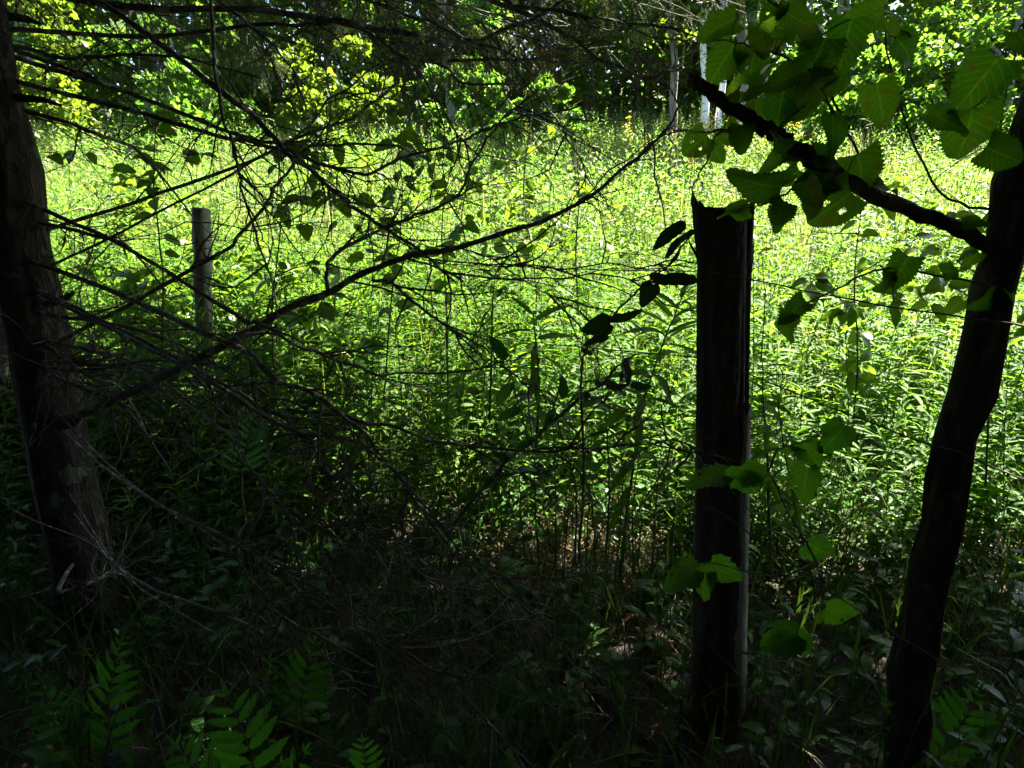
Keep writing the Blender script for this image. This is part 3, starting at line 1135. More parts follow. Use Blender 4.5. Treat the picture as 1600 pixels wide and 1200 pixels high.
# goldenrod in flower in front of the birches
gp = thing('flowering_goldenrod', 'goldenrod with a yellow plume in the meadow below the white birches', 'goldenrod', (0, 0, 0), 'yellow goldenrod below the birches')
P, Q, Mx = weed_arrays(1.25, 24, T_TINY, .13, .05, .2)
mb = MB()
tube(mb, P, np.linspace(.006, .002, len(P)), 4)
mobj('stem', mb, M_STEM, gp)
mb = MB()
mb.many(*T_TINY, Mx, Q, rng.random(24))
mobj('foliage', mb, M_FIELD, gp, kind='stuff')
mb = MB()
n = 60
tz = rng.random(n)
az = rng.uniform(0, 6.28, n)
rr = .13 * (1 - tz) * rng.random(n) + .012
FP = np.stack([np.cos(az) * rr, np.sin(az) * rr, 1.1 + tz * .38], 1) + np.array([P[-1][0], P[-1][1], 0])
mb.many(*T_DIA, frames(rng.normal(0, 1, (n, 3)) + (0, 0, .6), rng.uniform(-1, 1, n)) * rng.uniform(.03, .06, n)[:, None, None], FP, rng.random(n))
mobj('plume', mb, M_YELLOW, gp, kind='stuff')
for i in range(30):
    o = gp if i == 0 else copy_tree(gp)
    b = rng.uniform(9.5, 15.5)
    a = b * rng.uniform(.17, .42) if i < 27 else b * rng.uniform(0, .5)
    o.location = (a, b, float(zg(a, b)))
    o.rotation_euler = (rng.normal(0, .05), rng.normal(0, .05), rng.uniform(0, 6.28))
    s = rng.uniform(.8, 1.15)
    o.scale = (s, s, s)


# ------------------------------------------------------------------ hero weeds with single leaves
ME_LANCE = mesh_of('leaf', leaf_tpl(lance, .115, 7, 4, .04, 0, .3, .3), M_WEED)
ME_LANCE2 = mesh_of('leaf', leaf_tpl(lance, .125, 7, 4, .04, 0, .35, .6), M_WEED)


def hero_weed(label, pts, wpx, nl, lpx, lo=.2, droop=0.1, group=None, name='tall_weed', mats=(None,), me=(ME_LANCE, ME_LANCE2), smat=None):
    """pts: (px, py, depth) from base to top"""
    W = np.array([at(*p) for p in pts])
    root = thing(name, label, 'weed', W[0], group)
    P = spline(W, 6, .001)
    dm = np.mean([p[2] for p in pts])
    mb = MB()
    tube(mb, P, np.linspace(wpx, wpx * .35, len(P)) / 2 / FPX * dm, 6)
    mobj('stem', mb, smat or M_STEM, root)
    ts = np.linspace(lo, .99, nl)
    for i, t in enumerate(ts):
        q = P[int(t * (len(P) - 1))]
        az = i * 2.4 + rng.normal(0, .4)
        el = np.interp(t, [0, .7, 1], [-.15 - droop, .2 - droop, .9 - droop]) + rng.normal(0, .12)
        D = np.array([math.cos(az) * math.cos(el), math.sin(az) * math.cos(el), math.sin(el)])
        L = lpx / FPX * dm * np.interp(t, [0, .3, .8, 1], [.75, 1, 1, .7]) * rng.uniform(.85, 1.15)
        inst('leaf', me[i % 2], leaf_matrix(q, D, np.array([0, 0, 1.0]) + rng.normal(0, .25, 3), L), root)
    return root


hero_weed('tall weed with long drooping leaves just left of the fence post', [(968, 905, 2.45), (985, 760, 2.4), (1003, 640, 2.4), (1035, 540, 2.4), (1070, 455, 2.4)], 5, 46, 80, .25, .02)
hero_weed('slender weed stalk rising in front of the straw patch, left of centre stalk', [(946, 880, 2.2), (952, 760, 2.1), (947, 660, 2.0), (940, 590, 2.0)], 4, 16, 50, .45, .2)
hero_weed('dark thin weed stalk standing in the straw between shrub and post', [(898, 880, 2.3), (900, 770, 2.2), (880, 690, 2.1), (862, 620, 2.05)], 4, 16, 50, .4, .2)
hero_weed('weed with broad lance leaves close behind the right side of the post', [(1205, 900, 1.9), (1200, 760, 1.8), (1195, 660, 1.8), (1190, 560, 1.8)], 5, 24, 66, .2, .2)
hero_weed('leaning weed stalk at the right of the post by the wire', [(1275, 930, 1.7), (1245, 800, 1.65), (1225, 700, 1.65), (1213, 610, 1.65)], 4, 22, 62, .25, .25)
hero_weed('pale leafy stalk standing in the thicket at the centre of the picture', [(765, 660, 3.0), (768, 560, 2.8), (770, 470, 2.75), (775, 420, 2.75)], 4, 26, 52, .15, .2)
hero_weed('broad-leaved weed below the middle of the bare limb', [(838, 700, 2.4), (842, 610, 2.3), (838, 540, 2.25), (832, 485, 2.25)], 5, 24, 74, .2, .15)
G_ST = 'thin bare weed stalks standing in the straw'
for (a, b, c, d_) in ((868, 900, 862, 640), (915, 905, 925, 660), (930, 900, 905, 700), (990, 900, 1000, 700), (1020, 880, 1035, 690), (842, 880, 835, 690), (880, 905, 893, 720), (1050, 900, 1062, 720), (960, 915, 975, 730), (820, 870, 812, 720)):
    hero_weed('thin nearly bare weed stalk standing in the straw patch', [(a, b, 2.3), ((a + c) / 2 + rng.normal(0, 5), (b + d_) / 2, 2.2), (c, d_, 2.15)], 3.2, 5, 34, .5, .1, G_ST, 'weed_stalk')


# ------------------------------------------------------------------ fence post
def post():
    base = at(1122, 1112, 1.0)
    dv = norm(base - EYE)
    B = EYE + dv * ((0.0 - EYE[2]) / dv[2])
    tp = norm(at(1134, 322, 1.0) - EYE)
    Tp = EYE + tp * (B[1] / tp[1])
    root = thing('fence_post', 'weathered wooden fence post with a splintered top and wires stapled to it', 'fence post', (B[0], B[1], 0))
    ax = Tp - B
    H = ax[2]
    dep = lambda p: (p - EYE) @ FWD
    r0 = 39.5 / FPX * dep(B) * .95
    r1 = 38.5 / FPX * dep(Tp)
    K, NR = 84, 90
    lat = np.cumsum(rng.normal(0, .0045, (NR + 1, 8)), 0)
    lat -= lat.mean(0)
    step = np.where(rng.random((NR + 1, 24)) < .05, -.05, 0)
    for _i in range(1, NR + 1):
        step[_i] = np.where(rng.random(24) < .88, step[_i - 1], step[_i])
    th = np.linspace(0, 2 * np.pi, K, endpoint=False)
    # grooves run the length of the post
    fz = np.linspace(0, 1, NR + 1)[:, None]
    gro2 = np.zeros((NR + 1, K))
    for _ in range(26):
        c = rng.uniform(0, 2 * np.pi) + rng.uniform(.04, .16) * np.sin(fz * rng.uniform(2, 7) + rng.uniform(0, 6))
        w = rng.uniform(.02, .12)
        dd = np.abs((th[None] - c + np.pi) % (2 * np.pi) - np.pi)
        f0, fl = rng.uniform(-.1, .9), rng.uniform(.12, .6)
        gro2 -= rng.uniform(.02, .14) * np.exp(-(dd / w) ** 2) * smooth(f0, f0 + .05, fz) * (1 - smooth(f0 + fl, f0 + fl + .06, fz))
    for (kc, kf) in ((4.5, .72), (5.0, .38), (4.1, .22)):        # knots
        dd = (th[None] - kc + np.pi) % (2 * np.pi) - np.pi
        rr_ = np.sqrt((dd / .22) ** 2 + ((fz - kf) / .022) ** 2)
        gro2 += .09 * np.exp(-(rr_ - 1) ** 2 * 5) - .10 * np.exp(-rr_ ** 2 * 3)
    # deep drying crack seen at the right of the top
    prof = np.zeros(K)
    left = np.abs((th - np.pi + np.pi) % (2 * np.pi) - np.pi)
    prof += .030 * np.exp(-(left / .38) ** 2)           # splinter standing on the left edge
    prof += -.02 * np.exp(-(((th - 4.9 + np.pi) % (2 * np.pi) - np.pi) / .5) ** 2)
    prof += .030 * np.exp(-(((th - .05 + np.pi) % (2 * np.pi) - np.pi) / .12) ** 2)
    prof += -.045 * np.exp(-(((th - 5.85 + np.pi) % (2 * np.pi) - np.pi) / .16) ** 2)
    nzp = rng.normal(0, .013, K)
    prof += np.convolve(np.concatenate([nzp[-3:], nzp, nzp[:3]]), np.array([.05, .12, .2, .26, .2, .12, .05]), 'valid')
    V = []
    for i in range(NR + 1):
        f = i / NR
        c = B + ax * f
        r = r0 + (r1 - r0) * f
        for j in range(K):
            jag = prof[j] * max(0, (f - .86) / .14) ** 1.0
            crack = 0
            dd = abs((th[j] - 5.75 + math.pi) % (2 * math.pi) - math.pi)
            if f > .45:
                crack = -.5 * math.exp(-(dd / .10) ** 2) * min(1, (f - .45) * 3)
            rr = r * (1 + gro2[i, j] + crack + .025 * math.sin(f * 11 + 2 * math.cos(th[j])) + rng.normal(0, .012) + lat[i, int(j * 8 / K)] * (1 - (j * 8 / K) % 1) + lat[i, (int(j * 8 / K) + 1) % 8] * ((j * 8 / K) % 1) + step[i, int(j * 24 / K)])
            sq = 1 + .10 * abs(math.cos(2 * th[j]))       # slightly squared, split from a log
            x = math.cos(th[j]) * rr * sq * .98
            y = math.sin(th[j]) * rr * sq * .85
            if f > .9 and left[j] < .5:
                x -= .020 * (f - .9) / .1
            V.append((c[0] + x, c[1] + y, c[2] - (.12 if i == 0 else 0) + jag))
    F = []
    for i in range(NR):
        for j in range(K):
            a, b = i * K + j, i * K + (j + 1) % K
            F += [(a, b, b + K), (a, b + K, a + K)]
    # rotted hollow top
    n0 = len(V)
    for ring, (s, dz) in enumerate(((.72, -.02), (.4, -.05))):
        for j in range(K):
            p = np.array(V[NR * K + j])
            c = B + ax
            V.append((c[0] + (p[0] - c[0]) * s, c[1] + (p[1] - c[1]) * s, c[2] + prof[j] * .5 * s + dz + rng.normal(0, .006)))
    V.append((B[0] + ax[0], B[1] + ax[1], B[2] + ax[2] - .06))
    for ring in range(2):
        o0 = NR * K if ring == 0 else n0
        o1 = n0 + ring * K
        for j in range(K):
            a, b = o0 + j, o0 + (j + 1) % K
            c_, d_ = o1 + j, o1 + (j + 1) % K
            F += [(a, b, d_), (a, d_, c_)]
    for j in range(K):
        F.append((n0 + K + j, n0 + K + (j + 1) % K, len(V) - 1))
    mb = MB()
    mb.add(V, F)
    mobj('log', mb, M_POST, root)

    def on(f, ang, out=0.0):
        c = B + ax * f
        r = r0 + (r1 - r0) * f
        return np.array([c[0] + math.cos(ang) * (r * 1.03 + out), c[1] + math.sin(ang) * (r * .9 + out), c[2]])

    # pale weathered strip on the right edge, sunlight put into its grey, lower two thirds
    mb = MB()
    cols = [R(-72), R(-60), R(-48), R(-34), R(-18), R(0), R(20)]
    rows = 30
    VV, FF = [], []
    for i in range(rows + 1):
        f = .02 + .63 * i / rows
        for k2, a in enumerate(cols):
            edge = k2 in (0, len(cols) - 1)
            a2 = a + ((.10 * math.sin(f * 23) + .28 * f + rng.normal(0, .05)) if k2 == 0 else (.14 * f if k2 < 3 else 0))
            p = on(f, a2, -.003 if edge else .006 + rng.normal(0, .0012))
            if i == rows:
                p[2] += rng.uniform(-.02, .07)
            VV.append(p)
    for i in range(rows):
        for k2 in range(len(cols) - 1):
            a = i * len(cols) + k2
            FF += [(a, a + 1, a + len(cols) + 1), (a, a + len(cols) + 1, a + len(cols))]
    mb.add(VV, FF)
    mobj('sunlit_wood_strip', mb, M_SAP, root, label='pale grey bare wood along the right edge of the post')
    # loose splinters and peeling flakes
    for (f, ang, L, w, tilt) in ((.99, math.pi * .98, .06, .007, -.5), (.985, .05, .05, .006, .05), (.93, math.pi, .03, .004, -1.2), (.80, math.pi * 1.02, .11, .006, -.12), (.74, math.pi, .14, .007, -.10),
                                 (.62, math.pi * 1.01, .09, .006, -.15), (.45, math.pi, .12, .005, -.08), (.88, .0, .10, .006, .05)):
        mb = MB()
        p = on(f, ang, -.004)
        e = p + np.array([tilt * L, 0, L])
        tube(mb, [p - (0, 0, .03), (p + e) / 2 + (tilt * .01, 0, 0), e], [w, w * .8, .0008], 5, .1)
        mobj('splinter', mb, M_POST, root)
    # staples
    for (px, py) in WIRE_AT_POST:
        q = at(px, py, 1.0)
        dv = norm(q - EYE)
        s = (B[1] - r0 * .93) / dv[1]
        p = EYE + dv * s
        mb = MB()
        tube(mb, spline([p + (0, .02, .011), p + (0, -.004, .011), p + (0, -.008, 0), p + (0, -.004, -.011), p + (0, .02, -.011)], 3), .0016, 5)
        mobj('staple', mb, M_WIRE, root)
    return root, B, Tp, r0


WIRE_AT_POST = ((1112, 424), (1112, 560), (1112, 790), (1108, 1010))
POST, PB, PT, PR = post()


def post_front(py):
    """point on the near face of the post at picture height py"""
    dv = norm(at(1112, py, 1.0) - EYE)
    return EYE + dv * ((PB[1] - PR * .95) / dv[1])


# ------------------------------------------------------------------ second post, far along the fence, and the wires
FP2 = np.array([-1.95, 3.75, float(zg(-1.95, 3.75))])
rt = thing('fence_post', 'slim grey fence post half hidden in the weeds behind the conifer', 'fence post', FP2)
mb = MB()
P = spline([FP2 - (0, 0, .1), FP2 + (.05, 0, .7), FP2 + (.11, .02, 1.38), FP2 + (.115, .02, 1.42)], 8)
tube(mb, P, np.concatenate([np.full(len(P) - 6, .05), np.linspace(.048, .022, 6)]), 18, .08)
mobj('log', mb, M_SAP, rt)
FP3 = np.array([1.55, -.35, float(zg(1.55, -.35))])
rt = thing('fence_post', 'wooden fence post beside the viewer, next along the wire to the right', 'fence post', FP3)
mb = MB()
tube(mb, spline([FP3 - (0, 0, .1), FP3 + (.02, 0, .7), FP3 + (.0, .02, 1.45)], 6), .055, 14, .05)
mobj('log', mb, M_POST, rt)

for i, (py, hz, lab) in enumerate(((424, 1.36, 'topmost rusty fence wire, crossing the upper half of the post'), (560, 1.13, 'second rusty fence wire from the top, crossing the middle of the thicket'),
                                   (790, .74, 'third rusty fence wire from the top, passing behind the low vine leaves'), (1010, .33, 'lowest rusty fence wire near the dark ground'))):
    p = post_front(py)
    root = thing('fence_wire', lab, 'wire', p)
    a = FP2 + np.array([.03, -.055, hz - .05])
    b = FP3 + np.array([0.0, -.06, hz + .02])
    for (q, nm) in ((a, 'strand'), (b, 'strand')):
        t = np.linspace(0, 1, 46)[:, None]
        L = p * (1 - t) + q * t
        L[:, 2] -= (.05 + .02 * i) * 4 * (t * (1 - t))[:, 0] * (1 if nm else 1)
        L += rng.normal(0, .0018, L.shape) * np.minimum(t, 1 - t) * 4
        mb = MB()
        tube(mb, L, .0016, 5)
        mobj(nm, mb, M_WIRE, root)


# ------------------------------------------------------------------ conifers with dead lower branches
def ground_hit(px, py):
    dv = norm(at(px, py, 1.0) - EYE)
    return EYE + dv * ((0 - EYE[2]) / dv[2])


def conifer(label, x, y, r, h):
    z0 = float(zg(x, y))
    root = thing('conifer_tree', label, 'conifer', (x, y, z0))
    mb = MB()
    P = spline([(x, y, z0 - .1), (x + .02, y, z0 + h * .3), (x - .03, y + .05, z0 + h * .65), (x, y, z0 + h)], 12, .004)
    tube(mb, P, np.linspace(r, r * .35, len(P)), 30, .045)
    for _ in range(26):
        k_ = rng.integers(3, len(P) - 14)
        az = rng.uniform(0, 6.28)
        dd = np.array([math.cos(az), math.sin(az), rng.uniform(-.2, .4)])
        ln = r + rng.uniform(.02, .12)
        tube(mb, [P[k_], P[k_] + dd * ln * .8, P[k_] + dd * ln + rng.normal(0, .006, 3)], [.016, .010, .004], 6, .12)
    mobj('trunk', mb, M_TRUNK, root)
    return root


CON1 = (-1.62, 2.05)
CON2 = (-2.9, 3.3)
TREE1 = conifer('conifer trunk with many bare dead lower branches reaching to the fence', CON1[0], CON1[1], .10, 8.5)
TREE2 = conifer('taller conifer behind, with drooping needle boughs over the meadow', CON2[0], CON2[1], .14, 10)


def twig(mb, p0, d, L, r, nseg=5, grav=.25, kink=.16, sub=2, depth=1, k=4):
    pts = [p0]
    d = norm(d)
    for i in range(nseg):
        d = norm(d + rng.normal(0, kink, 3) + np.array([0, 0, -grav / nseg]))
        pts.append(pts[-1] + d * L / nseg)
    pts = np.array(pts)
    tube(mb, pts, np.linspace(r, r * .35, len(pts)), k, cap=False, rnd=rng.random())
    out = [(pts, d)]
    if depth > 0:
        for _ in range(rng.poisson(sub)):
            i = rng.integers(1, nseg)
            dd = norm(pts[i] - pts[i - 1]) + rng.normal(0, .6, 3)
            out += twig(mb, pts[i], dd, L * rng.uniform(.25, .6), r * .55, 4, grav, kink, sub * .6, depth - 1, 3)
    return out


SPRAY_V = None


def needle_spray_tpl(n=40, L=.17):
    mb = MB()
    tube(mb, [(0, 0, 0), (0, L * .5, -.004), (0, L, -.015)], [.0016, .0012, .0006], 3, cap=False)
    t = rng.uniform(.05, 1, n)
    az = rng.uniform(0, 6.28, n)
    D = np.stack([np.cos(az) * .8, np.full(n, .55), np.sin(az) * .5], 1)
    Q = np.stack([np.zeros(n), t * L, -.015 * t * t], 1)
    T_N = (np.array([(-.035, 0, 0), (.035, 0, 0), (0, 1, -.05)]), np.array([(0, 1, 2)]), np.array([(0, 0, 0), (0, 0, 0), (0, 1, 0)], float))
    mb.many(*T_N, frames(D, np.zeros(n)) * rng.uniform(.014, .022, n)[:, None, None], Q, rng.random(n) * .3)
    return np.concatenate(mb.v), np.concatenate(mb.f), np.concatenate(mb.a)


SPR = [needle_spray_tpl() for _ in range(3)]


def branch(tree, pts, d0, d1, w0, w1, twigs=8, tl=(.12, .4), root_at=None, needles=0, nmat=None, mat=None, label=None, tw=.0021, grav=.25, sub=2.0, hang=0.0):
    """pts in picture pixels from thick to thin end; depth d0 to d1; width in pixels w0 to w1"""
    n = len(pts)
    ds = np.linspace(d0, d1, n) + rng.normal(0, .02, n)
    w0, w1 = w0 * .74, w1 * .85
    W = [at(p[0] + rng.normal(0, 2.2), p[1] + rng.normal(0, 2.2), d) for p, d in zip(pts, ds)]
    rad = [(w0 + (w1 - w0) * i / max(1, n - 1)) / 2 / FPX * ds[i] for i in range(n)]
    if root_at is not None:
        tx, ty = root_at
        tpx = 800 + FPX * tx / (ty * math.cos(PITCH) + .05)
        dx = pts[0][0] - tpx
        sl = float(np.clip((pts[1][1] - pts[0][1]) / max(8.0, pts[1][0] - pts[0][0]), -.6, .8))
        dtr = ty * math.cos(PITCH) + .05
        q1 = at(pts[0][0] - dx * .5, pts[0][1] - sl * dx * .5 * .9, (ds[0] + dtr) / 2)
        q0 = at(tpx, pts[0][1] - sl * dx * .85, dtr)
        W = [np.array([tx, ty, q0[2]]), q1] + W
        rad = [rad[0] * 1.3, rad[0] * 1.1] + rad
    P = spline(W, 5, .0007)
    rr = np.interp(np.linspace(0, 1, len(P)), np.linspace(0, 1, len(rad)), rad)
    rr = rr * (1 + rng.normal(0, .03, len(rr)))
    mb = MB()
    for k_ in range(2, len(P) - 2):            # little kinks where side shoots broke off
        if rng.random() < .26:
            P[k_:] += rng.normal(0, .0028, 3)
    tube(mb, P, rr, 8, .05)
    for _ in range(5 if w0 > 4 else 2):
        k_ = rng.integers(2, len(P) - 2)
        dd = norm(rng.normal(0, 1, 3) + .6 * norm(P[k_ + 1] - P[k_]))
        ln = rng.uniform(.012, .045)
        tube(mb, [P[k_], P[k_] + dd * ln * .6, P[k_] + dd * ln + rng.normal(0, .002, 3)], [rr[k_] * .5, rr[k_] * .38, rr[k_] * .2], 5, .1)
    b = mobj('branch', mb, mat or M_BARK, tree, label=label)
    if twigs or needles:
        tb, nb = MB(), MB()
        ends = []
        for i in range(int(twigs * 1.7)):
            s = rng.uniform(.12, 1)
            j = min(len(P) - 2, int(s * (len(P) - 1)))
            tg = norm(P[j + 1] - P[j])
            d = tg * rng.uniform(.3, 1.0) + rng.normal(0, .55, 3) + np.array([0, 0, -hang])
            ends += twig(tb, P[j], d, rng.uniform(*tl), tw * rng.uniform(.7, 1.7), 6, grav, .22, sub, 2)
        if twigs:
            mobj('twigs', tb, M_TWIG, b, kind='stuff')
        if needles:
            Q, D = [], []
            for i in range(needles):
                pt, d = ends[rng.integers(len(ends))]
                j = rng.integers(0, len(pt) - 1)
                q = pt[j] + (pt[j + 1] - pt[j]) * rng.random()
                Q.append(q)
                D.append(norm(pt[j + 1] - pt[j]) + rng.normal(0, .5, 3) + np.array([0, 0, -.5]))
            Q, D = np.array(Q), np.array(D)
            sl = rng.integers(0, 3, len(Q))
            for t in range(3):
                m_ = sl == t
                Mx = frames(D[m_], rng.uniform(-1, 1, m_.sum())) * rng.uniform(.6, 1.2, m_.sum())[:, None, None]
                nb.many(*SPR[t], Mx, Q[m_], rng.random(m_.sum()))
            mobj('needles', nb, nmat or M_NEEDLE, b, kind='stuff')
    return b


def BR(pts, d0, d1, w0, w1, tree=1, root=True, **kw):
    return branch(TREE1 if tree == 1 else TREE2, pts, d0, d1, w0, w1, root_at=(CON1 if tree == 1 else CON2) if root else None, **kw)


# the long limb that crosses the picture, its fork and the branches traced from left to right
BR([(350, 542), (400, 515), (455, 487), (510, 458), (560, 437), (600, 417), (650, 400), (720, 380), (800, 358), (850, 341), (890, 322), (935, 300), (975, 272), (1010, 240), (1050, 192), (1084, 148)], 1.75, 1.75, 18, 4, twigs=13, label='long bare limb rising across the picture to the right')
BR([(512, 455), (513, 427), (519, 404), (544, 384), (575, 370), (609, 356), (645, 342), (688, 322), (724, 300), (741, 267), (752, 245), (778, 211), (800, 191), (845, 150)], 1.74, 2.0, 9, 3.5, root=False, twigs=12)
BR([(350, 138), (392, 174), (423, 205), (454, 231), (482, 253), (507, 281), (533, 304), (552, 317), (589, 342), (620, 359), (648, 374), (676, 396), (696, 418), (716, 432)], 1.6, 1.85, 13, 4, twigs=14)
BR([(350, 11), (426, 13), (496, 20), (547, 27), (583, 37), (631, 46), (668, 53), (710, 56), (744, 52), (772, 42), (800, 32), (828, 20), (865, 0), (900, -20)], 1.9, 2.3, 13, 6, twigs=22, tl=(.15, .5), hang=.4)
BR([(480, -40), (575, 0), (614, 13), (645, 28), (682, 42), (721, 58), (744, 65), (800, 93), (830, 120)], 2.4, 2.3, 8, 4, tree=2, twigs=16, hang=.4)
BR([(400, 42), (457, 37), (507, 32), (547, 42), (575, 59), (606, 82), (631, 96), (659, 129), (682, 169), (704, 202), (724, 225), (747, 250)], 2.0, 2.0, 8, 3, twigs=14, hang=.3)
BR([(350, 8), (387, 45), (420, 76), (448, 107), (462, 138), (479, 166)], 1.8, 1.9, 6, 3, twigs=10, hang=.3)
BR([(430, 235), (488, 191), (516, 157), (547, 132), (569, 110), (592, 93), (612, 82)], 1.9, 2.1, 5, 3, twigs=8)
BR([(390, 250), (451, 225), (507, 202), (547, 188), (575, 166), (597, 146), (626, 124)], 2.1, 2.2, 7, 4, twigs=10)
BR([(350, 208), (378, 216), (420, 228), (462, 242), (507, 261), (547, 270), (575, 273), (603, 264), (645, 250), (687, 233), (724, 225), (758, 208), (800, 199), (842, 188), (884, 184), (927, 171), (969, 155)], 1.9, 2.2, 9, 3, twigs=22)
BR([(350, 196), (400, 215), (457, 225), (507, 222), (552, 225), (603, 232), (637, 236), (682, 235)], 2.0, 2.3, 8, 3, twigs=14)
BR([(330, -60), (338, 80), (350, 180), (367, 225), (372, 267), (387, 300), (406, 351), (423, 393), (437, 432), (447, 474), (451, 539)], 1.55, 1.5, 8, 2.5, root=False, twigs=12)
BR([(350, 396), (375, 376), (398, 348), (415, 317), (428, 300), (448, 278), (471, 253), (485, 239)], 1.7, 1.9, 8, 5, twigs=8)
BR([(600, 50), (631, 65), (668, 93), (696, 112), (724, 132), (772, 132), (810, 125)], 2.6, 2.7, 7, 4, tree=2, root=False, twigs=12, hang=.3)
BR([(740, -20), (800, 8), (831, 11), (873, 18), (912, 25), (941, 35), (980, 35), (1019, 45), (1070, 51)], 2.2, 2.2, 9, 4, tree=2, twigs=16, hang=.5)
BR([(780, 0), (834, 22), (870, 45), (907, 62), (935, 82), (969, 101), (1008, 114), (1039, 110), (1070, 93)], 2.5, 2.6, 10, 5, tree=2, twigs=16, hang=.4)
BR([(700, 100), (760, 96), (800, 94), (856, 93), (870, 79), (898, 67), (935, 60), (980, 42)], 2.6, 2.7, 7, 3, tree=2, root=False, twigs=8)
BR([(856, 93), (879, 101), (921, 101), (949, 93)], 2.66, 2.7, 6, 3, tree=2, root=False, twigs=5)
BR([(770, 60), (800, 101), (839, 155), (867, 186), (890, 225), (912, 262), (913, 287)], 2.0, 2.0, 4.5, 2, tree=2, root=False, twigs=6)
BR([(581, 436), (609, 438), (626, 449), (648, 466), (679, 488), (710, 508), (744, 531), (775, 556), (800, 578), (840, 610)], 1.74, 1.6, 7, 3, root=False, twigs=7)
BR([(640, 404), (668, 414), (702, 421), (755, 429), (800, 432), (828, 431), (884, 424), (935, 418), (991, 424), (1014, 431)], 1.75, 1.7, 5, 2.5, root=False, twigs=6)
BR([(660, 398), (690, 407), (744, 412), (800, 418), (842, 415), (884, 421), (932, 415), (957, 415), (994, 424), (1025, 415), (1053, 412), (1092, 416)], 1.75, 1.6, 4, 2.2, root=False, twigs=5)
BR([(680, 388), (707, 387), (744, 398), (772, 415), (800, 435), (850, 465), (900, 490), (930, 515)], 1.75, 1.7, 4, 2, root=False, twigs=7)
BR([(350, 483), (378, 502), (417, 519), (462, 542), (507, 561), (552, 576), (589, 593), (631, 590), (687, 588), (744, 576), (786, 567)], 1.6, 1.8, 9, 3, twigs=12)
BR([(350, 533), (384, 550), (420, 578), (448, 598), (485, 617), (519, 637), (541, 651), (564, 673), (589, 701), (612, 727), (631, 757), (654, 786), (673, 817), (696, 853), (716, 895)], 1.5, 1.55, 11, 3, twigs=16, tl=(.15, .5))
BR([(350, 611), (392, 637), (434, 665), (468, 687), (491, 704), (505, 729), (519, 755), (536, 774), (552, 802), (575, 825)], 1.45, 1.5, 10, 3, twigs=14)
BR([(350, 590), (372, 602), (406, 622), (443, 645), (485, 653), (547, 673), (600, 700)], 1.55, 1.7, 8, 3, twigs=12)
BR([(446, 645), (519, 648), (564, 659), (603, 667), (648, 682), (688, 690), (730, 698), (800, 698), (856, 696), (912, 696), (969, 694), (1008, 690), (1045, 689), (1070, 704), (1087, 731)], 1.6, 1.6, 8, 2.5, root=False, twigs=14)
BR([(493, 713), (524, 735), (558, 769), (583, 808), (612, 848), (648, 893), (690, 940)], 1.45, 1.5, 6, 2, root=False, twigs=12, tl=(.15, .5))
BR([(350, 679), (375, 718), (420, 763), (457, 811), (496, 848), (519, 895), (547, 948), (583, 1004), (603, 1058), (617, 1083)], 1.3, 1.4, 5, 2, twigs=16, tl=(.15, .5))
BR([(350, 836), (384, 856), (420, 873), (437, 881), (462, 917), (507, 951), (575, 984), (620, 1015), (673, 1052), (710, 1080), (749, 1125), (800, 1184)], 1.3, 1.4, 7, 2.5, twigs=20, tl=(.15, .5))
BR([(350, 860), (401, 925), (423, 956), (446, 976), (479, 993), (530, 1004)], 1.35, 1.5, 6, 2.5, twigs=10)
BR([(350, 948), (392, 965), (434, 984), (468, 1004)], 1.4, 1.5, 6, 3, twigs=8)
BR([(350, 1010), (367, 1035), (384, 1074), (400, 1105)], 1.3, 1.35, 4, 2, twigs=4)
BR([(560, 690), (640, 760), (720, 850), (800, 930), (860, 990), (930, 1070)], 1.5, 1.6, 5, 2, root=False, twigs=14, tl=(.15, .5))
# bare branches beyond the left and right of the traced ones
for i in range(11):
    y0 = rng.uniform(60, 1000)
    x1 = rng.uniform(20, 330)
    sl = rng.uniform(-.3, .6)
    BR([(150, y0 + sl * 60), (x1 * .45 + 130, y0 + sl * 110), (x1 + 110, y0 + sl * 240 + 30)], 1.9, rng.uniform(1.4, 2.6), 8, 3, twigs=9)

# drooping needle boughs across the top
for i in range(26):
    xa = rng.uniform(120, 1150)
    ya = rng.uniform(-150, 45)
    d = rng.uniform(2.6, 4.6)
    L = rng.uniform(110, 260)
    pts = [(xa - L, ya - rng.uniform(20, 90)), (xa - L * .4, ya - 15), (xa, ya), (xa + L * .5, ya + rng.uniform(10, 45)), (xa + L * .9, ya + rng.uniform(25, 75))]
    dense = xa < 760
    BR(pts, d, d + .3, 4, 1.5, tree=2, root=False, twigs=12 if dense else 7, tl=(.15, .42), needles=int(220 * (1.0 if dense else .22)), hang=.75, grav=.5, sub=1.3, nmat=M_NEEDLE, tw=.0019)
# rust brown dead spray right of the middle at the top
for (xa, ya) in ((690, 70), (800, 50), (830, 62), (1020, 92)):
    BR([(xa - 60, ya - 20), (xa, ya), (xa + 50, ya + 18)], 2.8, 2.9, 4, 1.5, tree=2, root=False, twigs=6, tl=(.06, .16), needles=26, nmat=M_RUST, hang=.2, label='rust brown dead needle spray')


